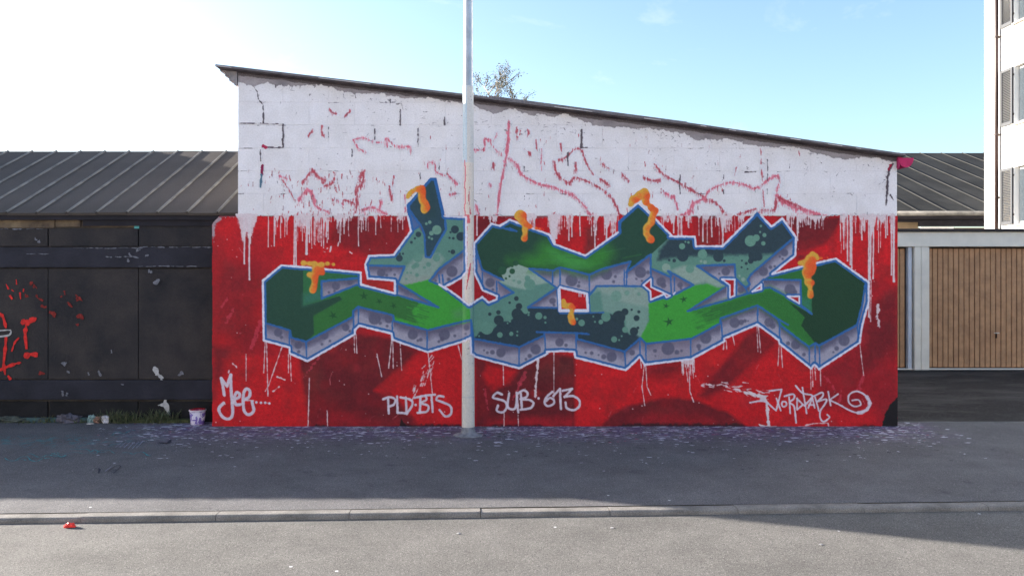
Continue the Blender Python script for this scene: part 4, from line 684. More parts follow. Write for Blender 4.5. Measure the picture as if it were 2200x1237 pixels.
for k in range(len(CO) - 1):
    yb, yt = CO[k], CO[k + 1]; xs = [511.] + [x for x in np.arange((566 if k % 2 == 0 else 608) - 98, 1927, 98) if 530 < x < 1905] + [1927.5]
    for a, b in zip(xs[:-1], xs[1:]):
        ra, rb = ry(a) + 9, ry(b) + 9
        if yb - max(ra, rb) < 3 and yb - min(ra, rb) < 3: continue
        g = .36
        P = [(a + g, yb - g), (b - g, yb - g)]
        ta, tb = max(yt + g, ra), max(yt + g, rb)
        if ra > yt + g and rb <= yt + g or rb > yt + g and ra <= yt + g:
            xm = a + (yt + g - ra) / (rb - ra) * (b - a)
            P += [(b - g, min(tb, yb - g)), (xm, yt + g), (a + g, min(ta, yb - g))]
        else: P += [(b - g, min(tb, yb - g - .1)), (a + g, min(ta, yb - g - .1))]
        W = [(wx(x), wz(y)) for x, y in P]; c = np.mean(W, axis=0)
        i2 = [(x + (c[0] - x) * .008, z + (c[1] - z) * .016) for x, z in W]; n = len(W); dy = random.uniform(-.001, .0006)
        v = [(x, dy, z) for x, z in i2] + [(x, .0026, z) for x, z in W] + [(x, .12, z) for x, z in W]
        f = [tuple(range(n))] + [(i, n + i, n + (i + 1) % n, (i + 1) % n) for i in range(n)] + [(n + i, 2 * n + i, 2 * n + (i + 1) % n, n + (i + 1) % n) for i in range(n)]
        me = bpy.data.meshes.new('block'); me.from_pydata(v, [], f); bmx = bmesh.new(); bmx.from_mesh(me); bmesh.ops.recalc_face_normals(bmx, faces=bmx.faces); bmx.to_mesh(me); bmx.free(); me.update()
        link('block', me, M_white, house)
BD = 6.2
box('side_wall', XL + .003, XL + .2, .24, BD, 0, wz(ry(515) + 12), M_shell, house)
box('side_wall', XR - .2, XR - .003, .24, BD, 0, wz(ry(1925) + 12), M_shell, house)
box('rear_wall', XL + .21, XR - .21, BD - .2, BD, 0, wz(ry(1925) + 12), M_shell, house)
def roof_strip(name, x0, x1, t0, t1, y0, y1, m, dz=0., tilt=0.):
    xs = [x0] + [p[0] for p in ROOF if x0 < p[0] < x1] + [x1]
    top_ = [(wx(x), wz(ry(x) + t0 + tilt * (x - x0) / (x1 - x0))) for x in xs]; bot = [(wx(x), wz(ry(x) + t1)) for x in xs]
    return prism(name, top_ + bot[::-1], y0, y1, m, house)
roof = roof_strip('roof_deck', 474, 1934, 5.1, 7.4, -.085, BD + .1, M_board)
for x0, x1, t, ti in [(470, 1062, .4, 0), (1052, 1472, -.4, 0), (1466, 1937, .6, 0)]:
    o = roof_strip('roof_sheet', x0, x1, t + (-2.2 if x0 == 1052 else 0), 5.0, -.10 + random.uniform(-.01, .01), BD + .12, M_felt, tilt=2.0 if x0 == 1052 else 0)
roof_strip('fascia_board', 512, 1926, 7.5, 9.6, -.02, .0, M_board)
for x0, x1 in [(470, 505), (690, 800), (1190, 1270), (1380, 1416), (1500, 1512), (1560, 1575), (1620, 1640), (1690, 1712), (1770, 1800), (1830, 1840)]:
    roof_strip('metal_flashing', x0, x1, 3.4, 4.8, -.118, -.112, M_lead)
cp = [(472, 146), (475, 155), (485, 155), (485, 165), (493, 165), (494, 175), (503, 175), (505, 184), (510.6, 184), (510.6, 151)]
prism('cornice', [(wx(x), wz(y)) for x, y in cp], -.02, BD, M_corn, house)
gc = (wx(1941), wz(341)); gn = 14
prism('gutter_end_cap', [(gc[0] + .082 * math.cos(a), gc[1] + .105 * math.sin(a)) for a in [math.pi + math.pi * k / gn for k in range(gn + 1)]], -.06, -.052, M_pink, house)
v, f = [], []
for yy in (-.05, BD):
    for r in (.080, .074):
        for k in range(gn + 1): a = math.pi + math.pi * k / gn; v.append((gc[0] + r * math.cos(a), yy, gc[1] + r * 1.28 * math.sin(a)))
q = gn + 1
for k in range(gn):
    f += [(k, k + 1, 2 * q + k + 1, 2 * q + k), (q + k, 3 * q + k, 3 * q + k + 1, q + k + 1), (k, q + k, q + k + 1, k + 1)]
from_pyd('gutter', v, f, M_pinkd, house, smooth=True)
prism('gutter_bracket', [(wx(1924), wz(338)), (wx(1934), wz(338)), (wx(1930), wz(352)), (wx(1926), wz(364)), (wx(1923), wz(362))], -.056, -.03, M_pinkd, house)

# painted sheets: one vertex per wall unit, colour carried by the mesh
def paint_mat(name, rough=.62):
    m = bpy.data.materials.new(name); m.use_nodes = True; nt = m.node_tree; N = nt.nodes; K = nt.links.new; b = N['Principled BSDF']
    at_ = N.new('ShaderNodeAttribute'); at_.attribute_name = 'paint'
    t = N.new('ShaderNodeTexCoord'); n = N.new('ShaderNodeTexNoise'); n.inputs['Scale'].default_value = 70; n.inputs['Detail'].default_value = 4; K(t.outputs['Object'], n.inputs['Vector'])
    r = N.new('ShaderNodeMapRange'); r.inputs['From Min'].default_value = .3; r.inputs['From Max'].default_value = .7; r.inputs['To Min'].default_value = .90; r.inputs['To Max'].default_value = 1.08; K(n.outputs['Fac'], r.inputs['Value'])
    x = N.new('ShaderNodeMix'); x.data_type = 'RGBA'; x.blend_type = 'MULTIPLY'; x.inputs['Factor'].default_value = 1; K(at_.outputs['Color'], x.inputs['A']); K(r.outputs[0], x.inputs['B']); K(x.outputs['Result'], b.inputs['Base Color'])
    n2 = N.new('ShaderNodeTexNoise'); n2.inputs['Scale'].default_value = 95; n2.inputs['Detail'].default_value = 6; K(t.outputs['Object'], n2.inputs['Vector'])
    bp = N.new('ShaderNodeBump'); bp.inputs['Strength'].default_value = .6; bp.inputs['Distance'].default_value = .01; K(n2.outputs['Fac'], bp.inputs['Height']); K(bp.outputs[0], b.inputs['Normal'])
    b.inputs['Roughness'].default_value = rough; b.inputs['Specular IOR Level'].default_value = .25
    return m
M_paint = paint_mat('mural_paint')
ALB = np.clip(lin(CV) * KAL, 0, .82)
Lc = LB[:-1, :-1]
def paint_sheet(name, cell, y, parent):
    ii, jj = np.nonzero(cell)
    corners = np.stack([ii * CW + jj, (ii + 1) * CW + jj, (ii + 1) * CW + jj + 1, ii * CW + jj + 1], 1)
    used, inv = np.unique(corners, return_inverse=True); inv = inv.reshape(-1)
    vi, vj = used // CW, used % CW
    co = np.zeros((len(used), 3), np.float32); co[:, 0] = (CX0 + vj - 1100) / 196.; co[:, 1] = y; co[:, 2] = (915 - (CY0 + vi)) / 196.
    nf = len(ii); me = bpy.data.meshes.new(name)
    me.vertices.add(len(used)); me.vertices.foreach_set('co', co.ravel()); me.loops.add(nf * 4); me.loops.foreach_set('vertex_index', inv.astype(np.int32))
    me.polygons.add(nf); me.polygons.foreach_set('loop_start', np.arange(0, nf * 4, 4, dtype=np.int32)); me.update(calc_edges=True)
    a = me.color_attributes.new('paint', 'FLOAT_COLOR', 'POINT'); c4 = np.ones((len(used), 4), np.float32); c4[:, :3] = ALB[vi, vj]; a.data.foreach_set('color', c4.ravel())
    return link(name, me, M_paint, parent)
mural = paint_sheet('mural_background', Lc == RED, -.004, house); props(mural, label='red and maroon painted ground of the mural')
for nm, ids, lb in [('graffiti_letters', (LET,), 'green, teal and grey block letters outlined in blue and white'), ('paint_drips', (DRP,), 'white paint runs and splashes'), ('signature', (TAG1,), 'white painted signature reading Jee'), ('signature', (TAG2,), 'white painted signature reading PLD BTS'), ('signature', (TAG3,), 'white painted signature reading SUB 613'), ('signature', (TAG4,), 'white painted signature reading NORDPARK with a spiral'), ('paint_smears', (SME,), 'pink and red smears showing through the white paint'), ('bare_and_shadow_patches', (CRK,), 'grey bare mortar, chips, cracks and a painted shadow line under the roof')]:
    props(paint_sheet(nm, np.isin(Lc, ids), -.004, mural), label=lb, kind='stuff' if nm in ('paint_drips', 'paint_smears', 'bare_and_shadow_patches') else None)

for a, b in [(640, 740), (860, 940), (1095, 1180), (1190, 1245), (1340, 1420), (1705, 1800)]:
    c_ = Lc == BUB; c_ = c_.copy(); c_[:, :a - CX0] = False; c_[:, b - CX0:] = False
    paint_sheet('painted_flame', c_, -.004, mural)
# ---------------------------------------------------------------- lamp post in front of the wall
PX, PY, PS = -.452, -.51, 208.                            # position, photo scale at the post
post = empty('street_lamp_post', (PX, PY, 0), label='tall pale steel post before the mural, letters painted across its middle', cat='post')
def zpost(py): return EYE + (HOR - py) / PS
prof_p = []
M_postpaint = paint_mat('post_paint', .38)
nseg, zs = 56, np.arange(.012, 3.60, .008)
v = []; cols = []
pnz = np.random.default_rng(3)
base_lo, base_mid, base_hi = c8(188, 189, 190), c8(206, 200, 197), c8(196, 198, 202)
for z in zs:
    r = .0668 + (.0545 - .0668) * z / 3.6; py = HOR - (z - EYE) * PS
    for k in range(nseg):
        a = 2 * math.pi * k / nseg; x = r * math.cos(a); y = r * math.sin(a); v.append((x, y, z))
        px = 1100 + (PX + x) * PS; i, j = int(round(py)) - CY0, int(round(px)) - CX0
        u = x / r
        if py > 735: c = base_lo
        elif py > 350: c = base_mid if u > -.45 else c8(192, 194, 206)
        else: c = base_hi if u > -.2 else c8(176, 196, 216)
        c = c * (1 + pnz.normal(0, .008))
        if y < .35 * r and 0 <= i < CH and LB[i, j] == LET and 462 < py < 770: c = CV[i, j]
        elif y < 0:
            if 346 < py < 470 and -.60 < u + .05 * math.sin(py * .13) < -.40: c = c8(196, 100, 122)
            if abs(px - (1006 + .12 * (py - 470))) < 4 and 462 < py < 480: c = c8(200, 96, 108)
            if abs(px - (1011 - .16 * (py - 570))) < 1.6 + .8 * math.sin(py * .11) and 566 < py < 622: c = c8(186, 84, 96)
            if abs(px - (1010 + 2 * math.sin(py * .07))) < .9 + .6 * math.sin(py * .21) and 402 < py < 462: c = c8(178, 82, 96)
            if abs(math.sin(py * 12.99 + k * 78.2) * 43758.5 % 1) > .997: c = c8(96, 92, 98)
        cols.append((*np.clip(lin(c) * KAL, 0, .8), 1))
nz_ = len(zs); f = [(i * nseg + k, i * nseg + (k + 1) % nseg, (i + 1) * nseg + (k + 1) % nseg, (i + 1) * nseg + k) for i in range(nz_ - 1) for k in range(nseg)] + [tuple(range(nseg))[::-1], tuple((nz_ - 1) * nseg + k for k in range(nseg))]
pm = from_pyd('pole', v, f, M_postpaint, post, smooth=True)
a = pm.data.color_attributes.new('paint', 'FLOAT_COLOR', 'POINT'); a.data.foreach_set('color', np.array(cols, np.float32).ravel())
M_galv = mat('galvanised_steel', (.46, .47, .49), .42, .55, var=.18, scale=9, bump=.05, bscale=40)
lathe('upper_pole', [(.0525, 3.585), (.0525, 3.60), (.0490, 3.615), (.0455, 5.0), (.042, 7.4), (.03, 7.42)], 40, M_galv, post)
lathe('joint_band', [(.0645, .395), (.0662, .397), (.0662, .403), (.0645, .405)], 40, M_galv, post)
lathe('base_flange', [(.155, .002), (.15, .010), (.11, .018), (.082, .028), (.070, .05), (.068, .09)], 40, mat('painted_flange', (.20, .20, .22), .8, var=.35, scale=18, bump=.4), post)
hb = lathe('door_lock', [(.0, -.004), (.009, -.004), (.009, .004), (.0, .004)], 12, mat('lock_metal', (.4, .4, .4), .4, .6), post)
hb.rotation_euler = (math.pi / 2, 0, 0); hb.location = (.004, -.0645, zpost(747))

# ---------------------------------------------------------------- dark shed to the left
shed = empty('dark_shed', (0, 0, 0), label='long low shed with black panelled wall and grey sheet roof at left', cat='shed')
M_dark = mat('black_panel_paint', alb(49, 46, 48), .8, var=.35, scale=2.2, bump=.5, bscale=45, fine=.12, fscale=70, col2=alb(35, 35, 41))
M_dark2 = mat('black_beam_paint', alb(36, 37, 49), .75, var=.3, scale=3, bump=.6, bscale=40)
M_base = mat('sooty_block', alb(28, 28, 32), .85, var=.35, scale=4, bump=.6, bscale=60)
M_jnt = mat('grey_mortar', alb(70, 68, 68), .95, var=.4, scale=6, bump=.6)
M_beige = mat('old_plaster', alb(112, 100, 84), .95, var=.4, scale=4, bump=.6, bscale=40, col2=alb(70, 62, 58))
M_froof = mat('roof_sheet_grey', alb(78, 74, 73), .85, var=.14, scale=1.6, bump=.35, bscale=60, fine=.12, fscale=110, spec=.15)
M_seam = mat('roof_seam', alb(112, 112, 112), .8, var=.3, scale=5, bump=.4, bscale=60)
M_eave = mat('eave_board', alb(34, 33, 42), .8, var=.3, scale=3, bump=.3)
SD = 9.1; SY = SD - D0; sz = lambda py: EYE + (HOR - py) * SD / F; sx = lambda px: (px - 1100) * SD / F
SX0, SX1 = -15.0, -3.02
box('backing_wall', SX0, SX1 - .02, SY + .03, SY + .2, -.05, sz(470), M_jnt, shed)
jx = [sx(297) + 1.022 * k for k in range(-11, 2)]; jx = [x for x in jx if x < -3.3] + [-3.06]
g = .010
for a, b in zip(jx[:-1], jx[1:]):
    vis = a > sx(110)
    box('upper_panel', a + g * .6, b - g * .6, SY + random.uniform(-.002, .004), SY + .035, sz(530) + .004, sz(483 if a > sx(290) else 491), M_dark, shed, .004)
    box('wall_panel', a + g * .3, b - g * .3, SY + random.uniform(-.002, .004), SY + .035, sz(815) + .004, sz(576) - .004, M_dark, shed, .004)
    box('base_block', a + g, b - g, SY + random.uniform(.0, .008), SY + .04, .0, sz(860) - .012, M_base, shed, .006)
box('beam', SX0, SX1 - .02, SY - .022, SY + .03, sz(575), sz(531), M_dark2, shed, .006)
box('beam', SX0, SX1 - .02, SY - .018, SY + .03, sz(858), sz(816), M_dark2, shed, .006)
for a, b, y0, y1 in [(-30, 116, 490, 472), (118, 172, 488, 471), (174, 296, 488, 474)]: box('plaster_strip', sx(a), sx(b), SY + .008, SY + .033, sz(y0) + .002, sz(y1), M_beige, shed, .003)
box('cloth_tab', sx(289), sx(299), SY - .004, SY + .003, sz(491), sz(480), mat('turquoise_paint', alb(80, 150, 158), .8), shed)
EY = .215; EZ = EYE + (HOR - 457) * (EY + D0) / F; RT = .47; RR = 2.2
box('eave_board', SX0, SX1, EY + .03, EY + .055, EZ - .078, EZ - .012, M_eave, shed)
box('eave_board', (176 - 1100) * 9.06 / F, SX1 - .3, EY + .058, EY + .07, EZ - .145, EZ - .02, M_eave, shed)
box('soffit', SX0, SX1, EY + .075, SY + .2, EZ - .06, EZ - .045, M_eave, shed)
sp = .3385; x = (13 - 1100) * (EY + D0) / F
while x > SX0: x -= sp
seams = []
while x < SX1: seams.append(x); x += sp
pmesh = None; rl = math.hypot(RR, RR * RT); ang = math.atan(RT)
def slope_box(name, x0, x1, t0, t1, m, parent, back=False):
    ln = rl; v = []
    for x_ in (x0, x1):
        for s, t in ((0, t0), (ln, t0), (ln, t1), (0, t1)):
            y = s * math.cos(ang) - t * math.sin(ang); z = s * math.sin(ang) + t * math.cos(ang)
            v.append((x_, y, z))
    f = [(0, 1, 2, 3), (7, 6, 5, 4), (0, 4, 5, 1), (1, 5, 6, 2), (2, 6, 7, 3), (3, 7, 4, 0)]
    return v, f
v, f = slope_box('', 0.003, sp - .003, -.03, 0, None, None); pm_ = bpy.data.meshes.new('roof_panel'); pm_.from_pydata(v, [], f); pm_.materials.append(M_froof)
bmx = bmesh.new()
for i in range(12):      # batten seam with slightly uneven lapped felt
    s0, s1 = rl * i / 12, rl * (i + 1) / 12; w0, w1 = .016 + .006 * ((i * 7) % 3) / 2, .016 + .006 * ((i * 7 + 7) % 3) / 2; h = .014
    pts = []
    for s, w in ((s0, w0), (s1, w1)):
        for dx, t in ((-w, 0), (-w * .5, h), (w * .5, h), (w, 0)):
            pts.append(bmx.verts.new((dx, s * math.cos(ang) - t * math.sin(ang), s * math.sin(ang) + t * math.cos(ang))))
    for k in range(3): bmx.faces.new((pts[k], pts[k + 1], pts[4 + k + 1], pts[4 + k]))
sm_ = bpy.data.meshes.new('roof_seam'); bmesh.ops.recalc_face_normals(bmx, faces=bmx.faces); bmx.to_mesh(sm_); bmx.free(); sm_.materials.append(M_seam)
for x in seams:
    if x + sp > SX1: 
        v, f = slope_box('', .003, SX1 - x - .003, -.03, 0, None, None); m2 = bpy.data.meshes.new('roof_panel'); m2.from_pydata(v, [], f); m2.materials.append(M_froof)
    else: m2 = pm_
    o = link('roof_panel', m2, None, shed); o.location = (x, EY, EZ + random.uniform(-.004, .003)); o.rotation_euler.x = random.uniform(-.002, .002)
    o = link('roof_seam', sm_, None, shed); o.location = (x, EY, EZ + .001)
RZ = EZ + RR * RT
from_pyd('rear_roof_slope', [(SX0, EY + RR + .01, RZ - .012), (SX1, EY + RR + .01, RZ - .012), (SX1, EY + 2 * RR, EZ), (SX0, EY + 2 * RR, EZ)], [(0, 1, 2, 3)], M_froof, shed)
box('rear_wall', SX0, SX1 - .02, EY + 2 * RR - .2, EY + 2 * RR - .02, 0, EZ - .03, M_shell, shed)
# unseen raised block added on the shed roof to cast the shadow across the road
box('shadow_block', -9.7, -8.6, .94, 3.6, 2.2, 4.35, M_shell, shed)
prism('shadow_block_cap', [(-9.8, 4.36), (-8.5, 4.36), (-8.5, 4.44), (-9.8, 4.44)], .83, 3.7, M_felt, shed)
# paint marks left on the black wall
M_redp = mat('red_spray', alb(196, 38, 36), .7, var=.3, scale=30); M_whp = mat('white_spray', alb(164, 167, 174), .8, var=.2, scale=30); M_dimr = mat('faded_red_spray', alb(120, 38, 36), .8, var=.4, scale=40); M_dimw = mat('grey_scuff', alb(104, 108, 122), .8, var=.3, scale=40)
def sw(pts, off=-.006): return [(sx(x), SY + off, sz(y)) for x, y in pts]
red_ = [([(14, 720), (12, 750), (8, 780), (12, 805)], .03), ([(-10, 800), (10, 790), (30, 782), (46, 778)], .03), ([(52, 688), (58, 696), (54, 715), (58, 750)], .035), ([(46, 690), (60, 694), (72, 684), (78, 688)], .06), ([(52, 766), (66, 760), (82, 762)], .06), ([(26, 755), (32, 735), (42, 725)], .02), ([(0, 672), (8, 680), (14, 705)], .03), ([(18, 806), (24, 815)], .05)]
red_ += [([(x, y), (x + random.uniform(-6, 6), y + random.uniform(4, 16))], random.uniform(.015, .05)) for x, y in [(14, 610), (26, 622), (36, 600), (44, 628), (52, 620), (22, 634)]]
ribbons('spray_marks', [(sw(p), w) for p, w in red_], M_redp, shed, rag=.6)
ribbons('spray_marks', [(sw([(x + random.gauss(0, 4), y + random.gauss(0, 4)) for _ in range(3)]), random.uniform(.015, .05)) for x, y in [(66, 606), (74, 620), (60, 640), (80, 636), (90, 644), (98, 655), (115, 670), (134, 640), (140, 630), (164, 634), (168, 640), (150, 655), (118, 678), (175, 680), (168, 700), (90, 800)]], M_dimr, shed, rag=.7)
ribbons('spray_marks', [(sw(p), w) for p, w in [([(-30, 712), (0, 710), (26, 708), (22, 720), (6, 722), (-30, 726)], .018), ([(330, 790), (336, 800), (338, 806)], .03), ([(346, 812), (352, 826), (357, 840), (359, 852), (354, 864), (360, 876), (364, 892)], .045), ([(340, 870), (350, 868), (358, 866)], .02), ([(330, 788), (337, 792), (341, 806), (352, 812)], .03), ([(345, 870), (355, 868), (362, 886)], .03)]], M_whp, shed, rag=.5)
sc = []
for a, b, y in [(160, 300, 533), (302, 440, 531), (60, 110, 545), (230, 296, 552), (300, 420, 572), (0, 90, 492)]:
    x = a
    while x < b: l = random.uniform(6, 26); sc.append((sw([(x, y + random.uniform(-1, 1)), (x + l * .5, y + random.uniform(-1.4, 1.4)), (x + l, y + random.uniform(-1, 1))], -.027), random.uniform(.004, .014))); x += l + random.uniform(1, 10)
for x, y in [(283, 545), (290, 552), (278, 558), (300, 534), (320, 548), (90, 515), (80, 510), (148, 778), (148, 795), (194, 798), (217, 795), (140, 838), (150, 842), (270, 825), (390, 798), (322, 582), (340, 600), (243, 750)]:
    sc.append((sw([(x, y), (x + random.gauss(0, 4), y + random.gauss(2, 3)), (x + random.gauss(2, 4), y + random.gauss(4, 3))], -.027), random.uniform(.01, .035)))
ribbons('paint_scuffs', sc, M_dimw, shed, rag=.7)
# ---------------------------------------------------------------- garages on the right
GD = 14.2; GY = GD - D0; GS = F / GD; gx_ = lambda px: (px - 1100) / GS; gz = lambda py: EYE + (HOR - py) / GS
gar = empty('garage_block', (0, 0, 0), label='flat-roofed cream garages with brown vertical-board doors on the right', cat='garage')
M_cream = mat('cream_render', (.80,.73,.63), .85, var=.08, scale=3, bump=.3, bscale=120)
M_bedge = mat('garage_roof_edge', alb(52, 48, 50), .7, var=.2, scale=5)
M_wood = mat('brown_door_board', (.47,.255,.132), .6, var=.14, scale=7, bump=.2, bscale=60, col2=(.38,.20,.105))
M_groove = mat('door_backing', alb(52, 36, 30), .8)
M_blue = mat('skylit_post_side', (.60,.63,.70), .6, var=.1)
M_met = mat('door_handle_metal', alb(196, 196, 196), .35, .4)
ztop, zlin = 2.43, gz(530)
for a, b in [(4.30, 4.62), (gx_(1965), gx_(1979)), (gx_(1979) + .004, gx_(1997)), (9.80, 10.06), (12.5, 12.8)]: box('post', a, b, GY, GY + .3, -.02, zlin, M_cream, gar, .008)
box('lintel', 4.30, 12.8, GY - .004, GY + .3, zlin + .002, ztop, M_cream, gar, .006)
box('roof_edge', 4.2, 12.9, GY - .05, GY + 5.2, ztop + .002, ztop + .055, M_bedge, gar, .006)
box('side_wall', 4.30, 4.5, GY + .31, GY + 5, 0, ztop - .002, M_cream, gar); box('side_wall', 12.6, 12.8, GY + .31, GY + 5, 0, ztop - .002, M_cream, gar); box('rear_wall', 4.52, 12.58, GY + 4.8, GY + 5, 0, ztop - .002, M_cream, gar)
box('post_side', gx_(1954.5), gx_(1962), GY + .05, GY + .2, 0, zlin - .002, M_blue, gar)  # left side of the post, bluish skylight put into its colour
box('threshold', 4.63, 9.79, GY + .03, GY + .25, -.02, .012, M_cream, gar)
bw = .0938
for a, b in [(4.64, gx_(1954)), (gx_(1997.5), 9.79), (10.07, 12.49)]:
    d = box('garage_door', a + .004, b - .004, GY + .13, GY + .16, .016, zlin - .012, M_groove, gar)
    x = a + .01; bm_ = None
    while x + bw < b + .02:
        me = bm_
        o = box('door_board', x + .006, min(x + bw - .006, b - .01), GY + .108 + random.uniform(-.001, .001), GY + .1295, .03, zlin - .03, M_wood, d, .004); x += bw
    if b > gx_(2147) > a:
        hx, hz = gx_(2147), gz(716)
        box('handle', hx - .05, hx + .04, GY + .06, GY + .075, hz - .006, hz + .010, M_met, d, .003); box('lock', hx - .008, hx + .008, GY + .075, GY + .107, hz - .09, hz + .006, M_groove, d, .002)
# ---------------------------------------------------------------- barn behind the garages
BDp = 26.0; BY = BDp - D0
barn = empty('grey_roofed_barn', (0, 0, 0), label='big grey sheet-roofed barn seen over the garages', cat='barn')
bz = lambda py: EYE + (HOR - py) * BDp / F; bx_ = lambda px: (px - 1100) * BDp / F
M_broof = mat('barn_roof_sheet', alb(48, 49, 50), .85, var=.30, scale=.8, bump=.3, bscale=30, fine=.12, fscale=40, spec=.12)
M_bseam = mat('barn_roof_seam', alb(46, 47, 48), .8, var=.3, scale=2)
M_bwall = mat('barn_plaster', alb(118, 104, 86), .95, var=.3, scale=1.2, bump=.4, bscale=20)
be = bz(455); bt, br = .365, 9.0; bl = math.hypot(br, br * bt); ba = math.atan(bt)
x0, x1, st = 10.4, 24.0, .92; x = x0; cnt = 0
while x < x1:
    v = []
    for xx in (x + .01, x + st - .01):
        for s, t in ((0, -.05), (bl, -.05), (bl, 0), (0, 0)): v.append((xx, BY + s * math.cos(ba) - t * math.sin(ba), be + s * math.sin(ba) + t * math.cos(ba)))
    o = from_pyd('roof_panel', v, [(0, 1, 2, 3), (7, 6, 5, 4), (0, 4, 5, 1), (1, 5, 6, 2), (2, 6, 7, 3), (3, 7, 4, 0)], M_broof, barn)
    bmx = bmesh.new(); tube(bmx, (x, BY - .0, be + .012), (x, BY + bl * math.cos(ba), be + bl * math.sin(ba) + .012), .016, .016, 6); bm_obj('roof_seam', bmx, M_bseam, barn); x += st
bmx = bmesh.new(); tube(bmx, (x0, BY - .09, be - .06), (x1, BY - .09, be - .06), .075, .075, 10); bm_obj('gutter', bmx, M_seam, barn, True)
box('soffit', x0, x1, BY + .02, BY + .6, be - .22, be - .12, M_eave, barn); box('wall_plate', x0, bx_(1988), BY + .45, BY + .6, be - .30, be - .23, M_eave, barn); box('wall_plate', bx_(1988) + .002, x1, BY + .45, BY + .6, be - .44, be - .23, M_eave, barn); box('wall', x0 + .2, bx_(1988), BY + .47, BY + .498, be - 2, be - .305, M_bwall, barn)
box('wall', x0 + .2, x1 - .2, BY + .5, BY + .8, 0, be - .49, M_bwall, barn)
wb = box('window', bx_(1993), bx_(2065), BY + .44, BY + .499, be - 1.5, be - .46, mat('white_window_frame', alb(214, 216, 222), .5), barn)
for k in range(2):
    w0 = bx_(1993) + .04 + k * .53; box('pane', w0 + .03, w0 + .47, BY + .43, BY + .439, be - 1.45, be - .60, mat('dark_window_glass', (.03, .035, .04), .08, spec=.6), wb)
# ---------------------------------------------------------------- white apartment block with shutters
AX = 14.0; ap = empty('white_apartment_block', (0, 0, 0), label='sunlit white apartment block with grey louvred shutters at the right edge', cat='building')
M_awall = mat('white_facade', (.86, .85, .83), .9, var=.03, scale=1.5, bump=.15, bscale=40)
M_shut = mat('grey_shutter_paint', (.046, .049, .056), .55, var=.06, scale=6)
M_pipe = mat('brown_downpipe', (.026, .013, .012), .45, var=.15, scale=4)
M_sill = mat('stone_sill', (.22, .20, .18), .85, var=.1, scale=5)
M_glass = mat('window_glass', (.04, .05, .06), .05, spec=.7)
ya = lambda px: AX * F / (px - 1100) - D0        # y on the flank wall seen at photo column px
yE, yS0, yS1 = ya(2115), ya(2152.5), ya(2178)
yW0, yW1 = yS1 - .02, yS1 - 1.15; HT = 15.5
box('wall', AX, AX + 9, yW0, yE, 0, HT, M_awall, ap)
box('wall', AX, AX + 9, 5.4, yW1, 0, HT, M_awall, ap)
z = 0
zr = [(3.10 + 2.80 * k, 4.70 + 2.80 * k) for k in range(4)]
prev = 0.
for a, b in zr + [(HT, HT)]:
    if a > prev: box('wall', AX + .001, AX + 9, yW1 + .001, yW0 - .001, prev, a, M_awall, ap)
    prev = b
for k, (a, b) in enumerate(zr):
    w = box('window', AX + .13, AX + .18, yW1 + .01, yW0 - .01, a + .01, b - .01, mat('window_frame_white', (.3, .3, .3), .5), ap)
    for q in (0, 1):
        y0 = yW1 + .07 + q * .55; box('pane', AX + .118, AX + .129, y0, y0 + .46, a + .08, b - .08, M_glass, w)
    box('sill', AX - .07, AX + .12, yW1 - .05, yW0 + .02, a - .06, a - .002, M_sill, ap, .006)
    s = box('shutter', AX - .05, AX - .02, yS1, yS0, a + .0, b, M_shut, ap)
    s.data.materials.clear(); s.data.materials.append(M_shut)
    bm2 = bmesh.new()
    # frame stiles and rails around a louvre field
    me = s.data; bpy.data.objects.remove(s)
    s = box('shutter', AX - .055, AX - .018, yS1, yS1 + .07, a, b, M_shut, ap, .004)
    box('stile', AX - .055, AX - .018, yS0 - .07, yS0, a, b, M_shut, s, .004); box('rail', AX - .054, AX - .019, yS1 + .071, yS0 - .071, a, a + .1, M_shut, s, .003); box('rail', AX - .054, AX - .019, yS1 + .071, yS0 - .071, b - .08, b, M_shut, s, .003)
    zz = a + .115
    while zz < b - .10:
        for q in (0,):
            h = .026; vv = [(AX - .022, yS1 + .07, zz + h), (AX - .022, yS0 - .07, zz + h), (AX - .052, yS0 - .07, zz), (AX - .052, yS1 + .07, zz), (AX - .018, yS1 + .07, zz + h - .006), (AX - .018, yS0 - .07, zz + h - .006), (AX - .048, yS0 - .07, zz - .006), (AX - .048, yS1 + .07, zz - .006)]
            n0 = [bm2.verts.new(c) for c in vv]
            for fc in ((0, 1, 2, 3), (7, 6, 5, 4), (0, 4, 5, 1), (2, 6, 7, 3), (1, 5, 6, 2), (3, 7, 4, 0)): bm2.faces.new([n0[i] for i in fc])
        zz += .047
    bm_obj('louvres', bm2, M_shut, s)['kind'] = 'stuff'
    for zz in (a + .25, b - .25): box('hinge', AX - .018, AX, yS1 - .02, yS1 + .05, zz, zz + .05, M_pipe, s)
bmx = bmesh.new(); py_ = ya(2148); tube(bmx, (AX - .09, py_, 0), (AX - .09, py_, HT), .052, .052, 14); pipe = bm_obj('downpipe', bmx, M_pipe, ap, True)
for zz in (2.9, 3.9, 5.7, 8.5, 11): box('pipe_clip', AX - .15, AX, py_ - .07, py_ + .07, zz, zz + .03, M_pipe, pipe)
bmx = bmesh.new(); tube(bmx, (AX - .02, yS0 + .06, 0), (AX - .02, yS0 + .06, HT), .012, .012, 6); bm_obj('lightning_rod_cable', bmx, M_sill, ap)
